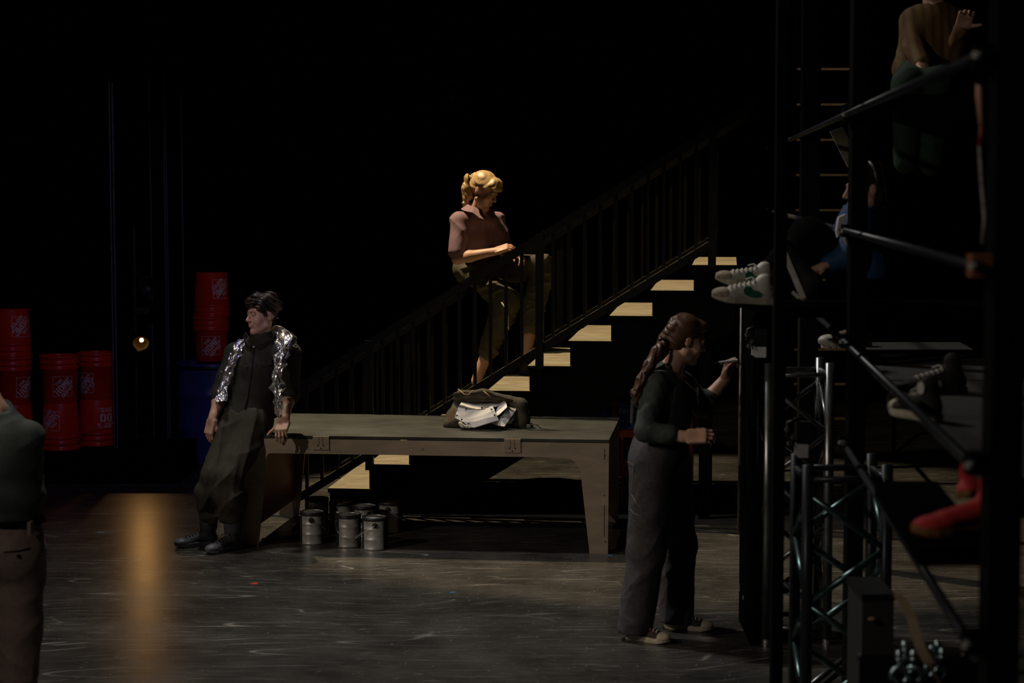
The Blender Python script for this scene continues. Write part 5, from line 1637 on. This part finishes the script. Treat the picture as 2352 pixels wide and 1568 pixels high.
# ---- C: woman sitting on the far stair rail in the spotlight ---------------------------------
Yc = 15.28
pC = person(S3(1.35, 2.6, .88), 'blonde woman in mauve shirt sitting high on the stair railing in the spotlight')
pel = at(1090, 612, Yc + .06); chest = at(1094, 535, Yc - .10); neck = at(1097, 487, Yc - .20)
shR, shL = at(1056, 508, Yc - .26), at(1141, 506, Yc - .10)
elR, wrR = at(1050, 594, Yc - .34), at(1138, 577, Yc - .40)
elL, wrL = at(1158, 578, Yc - .16), at(1178, 582, Yc - .34)
hipR, hipL = at(1092, 622, Yc - .10), at(1122, 618, Yc + .06)
knR, knL = at(1166, 692, Yc - .34), at(1243, 612, Yc - .28)
anR, anL = S3(1.22, 2.52, .704 + .13), S3(1.60, 2.50, .88 + .14)
hd = at(1112, 438, Yc - .27)
ARMc = (.050, .046, .040, .043, .028)
S = SDF(); add_torso(S, pel, chest, neck, shL, shR, (.6, -.8, 0))
add_limb(S, shR, elR, wrR, ARMc); add_limb(S, shL, elL, wrL, ARMc)
add_limb(S, hipR, knR, anR, LEG, .03); add_limb(S, hipL, knL, anL, LEG, .03)
S.cap(neck, hd + V3(-.02, .02, -.06), .055, .052, .03)
HM, HP = add_head(S, hd, (.80, -.42, -.42), (.30, -.05, 1), 1.12)
add_hand(S, wrR, at(1170, 566, Yc - .42) - wrR, V3(.1, .5, -.85), V3(.2, .8, .4), 1.0, (.45, .6, .4), tcurl=.4, tout=.5)
add_hand(S, wrL, at(1196, 592, Yc - .40) - wrL, V3(-.1, -.3, -.9), V3(-.6, -.6, .1), 1.0, (.5, .6, .4), tcurl=.4, tout=.5)
body_mesh('body', S, [SKIN, LIP], pC, .005, fmf=lips_fm(None, HP, 1.12))
face_parts(pC, HM, HP, 1.12, browm=HAIRBR)
S = SDF(); sc_ = 1.12
S.ell(HP(0, -.022, .042), np.array((.081, .095, .088)) * sc_, HM, .02)
S.ell(HP(0, -.06, .0), np.array((.070, .050, .065)) * sc_, HM, .02)
S.ell(HP(0, .058, .082), np.array((.058, .034, .034)) * sc_, HM, .02)
S.cap(HP(-.045, .082, .052), HP(.045, .082, .052), .020, .020, .02)
S.cap(HP(.05, .062, .07), HP(.064, .035, .035), .022, .014, .015); S.cap(HP(-.05, .062, .07), HP(-.064, .035, .035), .022, .014, .015)
S.cut(HP(0, -.02, -.045), -HM[2] - HM[1] * .6)
body_mesh('hair', S, HAIRBL, pC, .004, strands(.0030, 180, 6, HM[0] + HM[2] * .6))
S = SDF()
pts = [HP(0, -.11, .052), at(1078, 412, Yc - .18), at(1074, 432, Yc - .18), at(1074, 450, Yc - .18), at(1068, 466, Yc - .19)]
rr = [.030, .040, .040, .036, .022]
for i in range(4): S.cap(pts[i], pts[i + 1], rr[i], rr[i + 1], .02)
S.cap(pts[2], at(1066, 443, Yc - .18), .026, .01, .02)
S.cap(pts[3], at(1067, 472, Yc - .19), .024, .012, .015)
body_mesh('ponytail', S, HAIRBL, pC, .004, strands(.004, 130, 9, (1, .4, .45)))
b = MB(); b.lathe(pts[0] + (pts[1] - pts[0]) * .35, [(.034, -.012), (.043, 0), (.034, .012)], 14, ax=pts[1] - pts[0]); b.build('hair_tie', BLKCL, pC, smooth=True)
S = SDF(); add_torso(S, pel, chest, neck, shL, shR, (.6, -.8, 0), .014)
e1 = sleeve(S, shR, elR, wrR, ARMc, .80, .022); sleeve(S, shL, elL, wrL, ARMc, .80, .022)
S.cut(pel + ZZ * -.03, -ZZ)
S.cap(neck + V3(.05, -.08, -.12), neck + V3(.035, -.05, .03), .012, .052, .01, sub=True)
S.cut(neck + V3(.0, 0, .045), (.45, -.35, 1))
body_mesh('work_shirt', S, MAUVE, pC, .0055, folds(.009, 20, 51, (.7, .2, .7)))
for sh_, el_, nm in ((shR, elR, 'c'), (shL, elL, 'd')):
    d = unit(el_ - sh_); c = sh_ + (el_ - sh_) * .80
    b = MB(); b.lathe(c, [(.060, -.03), (.0685, -.028), (.071, .0), (.070, .030), (.060, .032), (.052, .02)], 24, ax=d); b.build('sleeve_cuff', MAUVE, pC, smooth=True)
# collar: two turned-down leaves
fw = unit(V3(.6, -.8, 0)); rt = unit(np.cross(fw, ZZ))
for s in (-1, 1):
    base = [(-.062, .02), (-.05, -.035), (-.01, -.060), (.045, -.040), (.075, .02)]
    ring = []
    for i in range(9):
        t = math.pi * (.02 + .92 * i / 8)
        ring.append(neck + fw * (-.068 * math.cos(t) + .004) + rt * s * .076 * math.sin(t) + ZZ * (.072 - .052 * (i / 8) ** 1.3))
    low = [p + (unit((p - neck) * V3(1, 1, 0)) * .052 + ZZ * -.040) + (fw * .0 if i < 7 else (fw * .02 - ZZ * .035)) for i, p in enumerate(ring)]
    v = ring + low; v2 = [p + ZZ * .003 + unit((p - neck) * V3(1, 1, 0)) * .002 for p in v]
    n = len(ring); f = []
    for i in range(n - 1):
        f += [(i, i + 1, n + i + 1, n + i), (2 * n + i, 3 * n + i, 3 * n + i + 1, 2 * n + i + 1), (i, 2 * n + i, 2 * n + i + 1, i + 1), (n + i, n + i + 1, 3 * n + i + 1, 3 * n + i)]
    f += [(0, n, 3 * n, 2 * n), (n - 1, 3 * n - 1, 4 * n - 1, 2 * n - 1)]
    mk('collar', v + v2, f, MAUVE, pC, smooth=False)
S = SDF()
S.ell(pel + V3(.0, 0, -.02), (.18, .15, .13), frame((.6, -.8, 0), ZZ), .04)
for h, kn, an, en in ((hipR, knR, anR, .62), (hipL, knL, anL, .66)):
    S.cap(h, kn, .112, .100, .05); S.cap(kn, kn + (an - kn) * en, .098, .078, .03)
S.ell(knL + V3(.01, 0, -.10), (.085, .08, .09), None, .03); S.ell(knL + V3(-.03, -.02, .05), (.09, .09, .07), None, .03)
S.cut(pel + ZZ * .10, ZZ)
body_mesh('baggy_trousers', S, OLIVEP, pC, .006, folds(.016, 17, 61, (.5, .3, .9)))
b = MB(); q = [at(1152, 694, Yc - .45), at(1160, 706, Yc - .46), at(1167, 728, Yc - .45), at(1167, 752, Yc - .44)]
b.tube(q, .004, 6); b.lathe(q[-1], [(0, -.02), (.007, -.018), (.007, .0), (0, .004)], 8); b.build('drawcord', LACEW, pC, smooth=True)
S = SDF(); S.cap(wrL - unit(wrL - elL) * .02, wrL - unit(wrL - elL) * .10, .040, .044, .01); body_mesh('olive_wrist_wrap', S, OLIVEP, pC, .004, folds(.004, 50, 3))
for an, fd in ((anR, V3(.75, -.65, 0)), (anL, V3(.8, -.6, 0))):
    g_ = an * V3(1, 1, 0) + ZZ * (.7045 if an is anR else .8805)
    make_shoe('shoe', g_ - unit(fd) * .06, g_ + unit(fd) * .19, ZZ, .25, (CANVB, CANVB, CANVB, CANVB), parent=pC, tall=.10, cap=False, laces=False)

# ---- D: foreground person at the left edge, seen from behind ---------------------------------
Yd = 8.9
pD = person(V3(at(12, 1500, Yd)[0], Yd, 0), 'person seen from behind at the left edge, dark top tucked into brown trousers')
pel = at(5, 1225, Yd); chest = at(2, 1060, Yd - .02); neck = at(-8, 948, Yd + .02)
shR, shL = at(62, 1005, Yd + .0), at(-85, 1000, Yd - .02)
elR, wrR = at(72, 1130, Yd + .10), at(20, 1185, Yd + .28)
elL, wrL = at(-105, 1130, Yd + .05), at(-60, 1190, Yd + .26)
hipR, hipL = at(45, 1270, Yd), at(-45, 1270, Yd)
knR, knL = at(48, 1440, Yd), at(-45, 1440, Yd)
anR, anL = V3(knR[0] - .01, Yd, .09), V3(knL[0], Yd, .09)
hd = at(-42, 862, Yd + .06)
S = SDF(); add_torso(S, pel, chest, neck, shL, shR, (-.1, 1, 0))
add_limb(S, shR, elR, wrR, ARM); add_limb(S, shL, elL, wrL, ARM)
add_limb(S, hipR, knR, anR, LEG, .03); add_limb(S, hipL, knL, anL, LEG, .03)
S.cap(neck, hd + V3(.0, .0, -.05), .056, .056, .03)
HM, HP = add_head(S, hd, (-.15, 1, -.15), ZZ, 1.0)
add_hand(S, wrR, V3(-.8, .5, -.1), V3(0, -.2, -1), V3(0, 1, 0)); add_hand(S, wrL, V3(.8, .5, -.1), V3(0, -.2, -1), V3(0, 1, 0))
body_mesh('body', S, SKIN, pD, .006)
face_parts(pD, HM, HP)
S = SDF(); S.ell(HP(0, -.02, .035), (.085, .10, .095), HM, .02); S.ell(HP(0, -.06, -.03), (.07, .06, .07), HM, .02); S.cut(HP(0, .06, 0), HM[1])
body_mesh('hair', S, HAIRDK, pD, .005, strands(.003, 150, 4))
S = SDF(); add_torso(S, pel, chest, neck, shL, shR, (-.1, 1, 0), .028)
S.ell(pel + ZZ * .17, (.20, .15, .10), None, .05)
sleeve(S, shR, elR, wrR, ARM, 1.9, .022); sleeve(S, shL, elL, wrL, ARM, 1.9, .022)
S.cut(pel + ZZ * .062, -ZZ); S.cut(neck + V3(0, -.02, .03), (.1, -.35, 1))
body_mesh('dark_top', S, TOPG, pD, .007, folds(.010, 18, 71, (.6, .2, .8)))
S = SDF(); S.ell(pel + ZZ * -.0, (.185, .145, .15), None, .04); S.ell(pel + V3(.06, -.05, -.09), (.125, .11, .12), None, .04); S.ell(pel + V3(-.06, -.05, -.09), (.125, .11, .12), None, .04)
for h, kn, an in ((hipR, knR, anR), (hipL, knL, anL)):
    S.cap(h, kn, .118, .095, .04); S.cap(kn, an, .094, .085, .03)
S.cut(pel + ZZ * .058, ZZ); S.cut((0, 0, .05), -ZZ)
tD = body_mesh('trousers', S, BROWNT, pD, .007, folds(.011, 14, 81, (.6, .3, .7)))
S = SDF(); S.ell(pel + ZZ * .06, (.196, .156, .30), None, .02); S.cut(pel + ZZ * .076, ZZ); S.cut(pel + ZZ * .050, -ZZ); body_mesh('belt', S, BLKCL, pD, .005)
b = MB()
for x in (-52, 70):
    p = at(x, 1212, Yd - .13); b.box(p, (.008, 0, 0), (0, .03, 0), (0, 0, .028))
b.build('belt_loops', BROWNT, pD)
b = MB(); b.tube(on_surface(tD, [(8, 1268), (22, 1267), (36, 1266), (52, 1263), (68, 1258)], .001), .0028, 6); b.build('pocket_seam', BLKCL, pD)
b = MB(); b.lathe(on_surface(tD, [(43, 1277)], .001)[0], [(0, -.003), (.009, -.003), (.009, .003), (0, .003)], 10, ax=(0, 1, 0)); b.build('pocket_button', BLKCL, pD)
for an in (anR, anL):
    g_ = an * V3(1, 1, 0); make_shoe('shoe', g_ - V3(0, .06, 0), g_ + V3(0, .2, 0), ZZ, .27, (CANVB,) * 4, parent=pD, cap=False, laces=False)


# ---- E and F: two people sitting in the dark on the scaffold ---------------------------------
def seated(label, pel, chest, neck, hd, hf, shR, shL, elR, wrR, elL, wrL, hR, hL, kR, kL, aR, aL, fwd, topm, trm, hairm, seedv, topnoise=None, shoes=None):
    p = person(pel - ZZ * .11, label)
    S = SDF(); add_torso(S, pel, chest, neck, shL, shR, fwd)
    add_limb(S, shR, elR, wrR, ARM); add_limb(S, shL, elL, wrL, ARM); add_limb(S, hR, kR, aR, LEG, .03); add_limb(S, hL, kL, aL, LEG, .03)
    S.cap(neck, hd - ZZ * .05, .052, .05, .03)
    HM, HP = add_head(S, hd, hf, ZZ)
    for w_, e_ in ((wrR, elR), (wrL, elL)):
        add_hand(S, w_, w_ - e_, V3(-.3, 0, -1), V3(0, -1, .2))
    body_mesh('body', S, [SKIN, LIP], p, .006, fmf=lips_fm(None, HP)); face_parts(p, HM, HP)
    S = SDF(); S.ell(HP(0, -.022, .042), (.081, .095, .088), HM, .02); S.ell(HP(0, -.06, -.02), (.07, .05, .08), HM, .02); S.cut(HP(0, .06, .0), HM[1]); body_mesh('hair', S, hairm, p, .005, strands(.003, 150, seedv))
    S = SDF(); add_torso(S, pel, chest, neck, shL, shR, fwd, .02); S.cut(pel - ZZ * .02, -ZZ); sleeve(S, shR, elR, wrR, ARM, 1.9, .02); sleeve(S, shL, elL, wrL, ARM, 1.9, .02); S.cut(neck + ZZ * .035, ZZ)
    sh = body_mesh('shirt', S, topm, p, .006, folds(.008, 20, seedv + 1, (.3, .2, .9)))
    S = SDF(); S.ell(pel, (.17, .15, .12), None, .04); S.cut(pel + ZZ * .08, ZZ)
    for h, k_, a in ((hR, kR, aR), (hL, kL, aL)):
        S.cap(h, k_, .105, .085, .04); S.cap(k_, a, .084, .062, .03)
    body_mesh('trousers', S, trm, p, .007, folds(.008, 16, seedv + 2))
    return p, sh, HM


def striped(name):
    m = bpy.data.materials.new(name); m.use_nodes = True; nt = m.node_tree; b = nt.nodes['Principled BSDF']
    tc = nt.nodes.new('ShaderNodeTexCoord'); w = nt.nodes.new('ShaderNodeTexWave'); w.inputs['Scale'].default_value = 7; w.inputs['Distortion'].default_value = 1.2
    nt.links.new(tc.outputs['Object'], w.inputs['Vector'])
    r = nt.nodes.new('ShaderNodeValToRGB'); r.color_ramp.elements[0].color = (.10, .035, .007, 1); r.color_ramp.elements[1].color = (.15, .09, .02, 1); r.color_ramp.elements[1].position = .8
    nt.links.new(w.outputs['Fac'], r.inputs['Fac']); nt.links.new(r.outputs['Color'], b.inputs['Base Color']); b.inputs['Roughness'].default_value = .8
    return m


BLUESH = mat('bright_blue_jersey', (.010, .06, .17), .7)
GREENTR = mat('dark_green_trousers', (.014, .035, .018), .85)
Ye = 9.20
pE, shE, _ = seated('person in blue jersey and green-patched white sneakers, sitting on the scaffold plank',
    at(1982, 628, Ye), at(1976, 545, Ye), at(1980, 488, Ye), at(1990, 434, Ye), (-1, -.1, -.1),
    at(1976, 506, Ye - .14), at(1980, 506, Ye + .16), at(1945, 592, Ye - .2), at(1905, 606, Ye - .2), at(1950, 590, Ye + .22), at(1905, 610, Ye + .18),
    at(1970, 632, Ye - .08), at(1975, 632, Ye + .08), at(1862, 545, Ye - .12), at(1855, 540, Ye + .12), at(1790, 656, Ye - .20), at(1768, 628, Ye + .10),
    (-1, 0, .1), BLUESH, BLKCL, HAIRDK, 91)
MARK = mat('white_jersey_print', (.62, .58, .60), .7)
yq = Ye - .275
b = MB()
b.prism([(-.018, .06), (.012, .075), (.016, .05), (-.022, -.03), (-.028, .0)], at(1936, 530, yq), (1, 0, 0), (0, 0, 1), (0, .05, 0))
pts = [at(1949 + 9 * math.cos(t), 545 + 17 * math.sin(t), yq + .01) for t in np.linspace(-.6, 4.6, 14)]
b.tube(pts, .0085, 6); b.build('jersey_print', MARK, shE)
b = MB()
hn, tn_ = at(1778, 699, Ye - .24), at(1634, 690, Ye - .30)
SN = (RUBW, CANVW, mat('grey_tan_suede', (.44, .37, .26), .85, var=.25, scale=80), LACEW)
make_shoe('sneaker', hn, tn_, V3(.02, -.12, 1), .295, SN, parent=pE, tall=.10, swoosh=GREENP, sole_h=.034)
hn2, tn2 = at(1774, 668, Ye + .08), at(1640, 648, Ye + .02)
make_shoe('sneaker', hn2, tn2, V3(.02, -.12, 1), .285, SN, parent=pE, tall=.10, swoosh=GREENP, sole_h=.034)
Yg = 10.5
STRIPE = striped('orange_brown_stripes')
pF, shF, _ = seated('person in orange-brown striped shirt sitting on the highest scaffold plank',
    at(2130, 165, Yg), at(2142, 85, Yg), at(2148, 24, Yg), at(2148, -32, Yg), (-.3, -1, -.1),
    at(2100, 48, Yg), at(2188, 48, Yg), at(2100, 110, Yg - .12), at(2120, 150, Yg - .28), at(2196, 120, Yg - .1), at(2212, 62, Yg - .25),
    at(2110, 178, Yg), at(2155, 178, Yg), at(2088, 196, Yg - .42), at(2150, 196, Yg - .42), at(2080, 370, Yg - .40), at(2140, 375, Yg - .40),
    (-.1, -1, 0), STRIPE, GREENTR, HAIRBR, 95)
# second tilted sole glimpsed behind the upright: somebody's raised shoe resting on the brace
ts0, ts1 = at(1842, 690, 8.62), at(1786, 553, 8.62)
dsv = unit(ts1 - ts0)
make_shoe('raised_shoe', ts0, ts0 + dsv * .28, unit(V3(dsv[2], -.25, -dsv[0])), .285, (CANVW, CANVB, CANVB, LACEW), label='black shoe standing tilted on its heel, pale sole facing left, behind the black upright', cat='shoe', cap=False, laces=False)
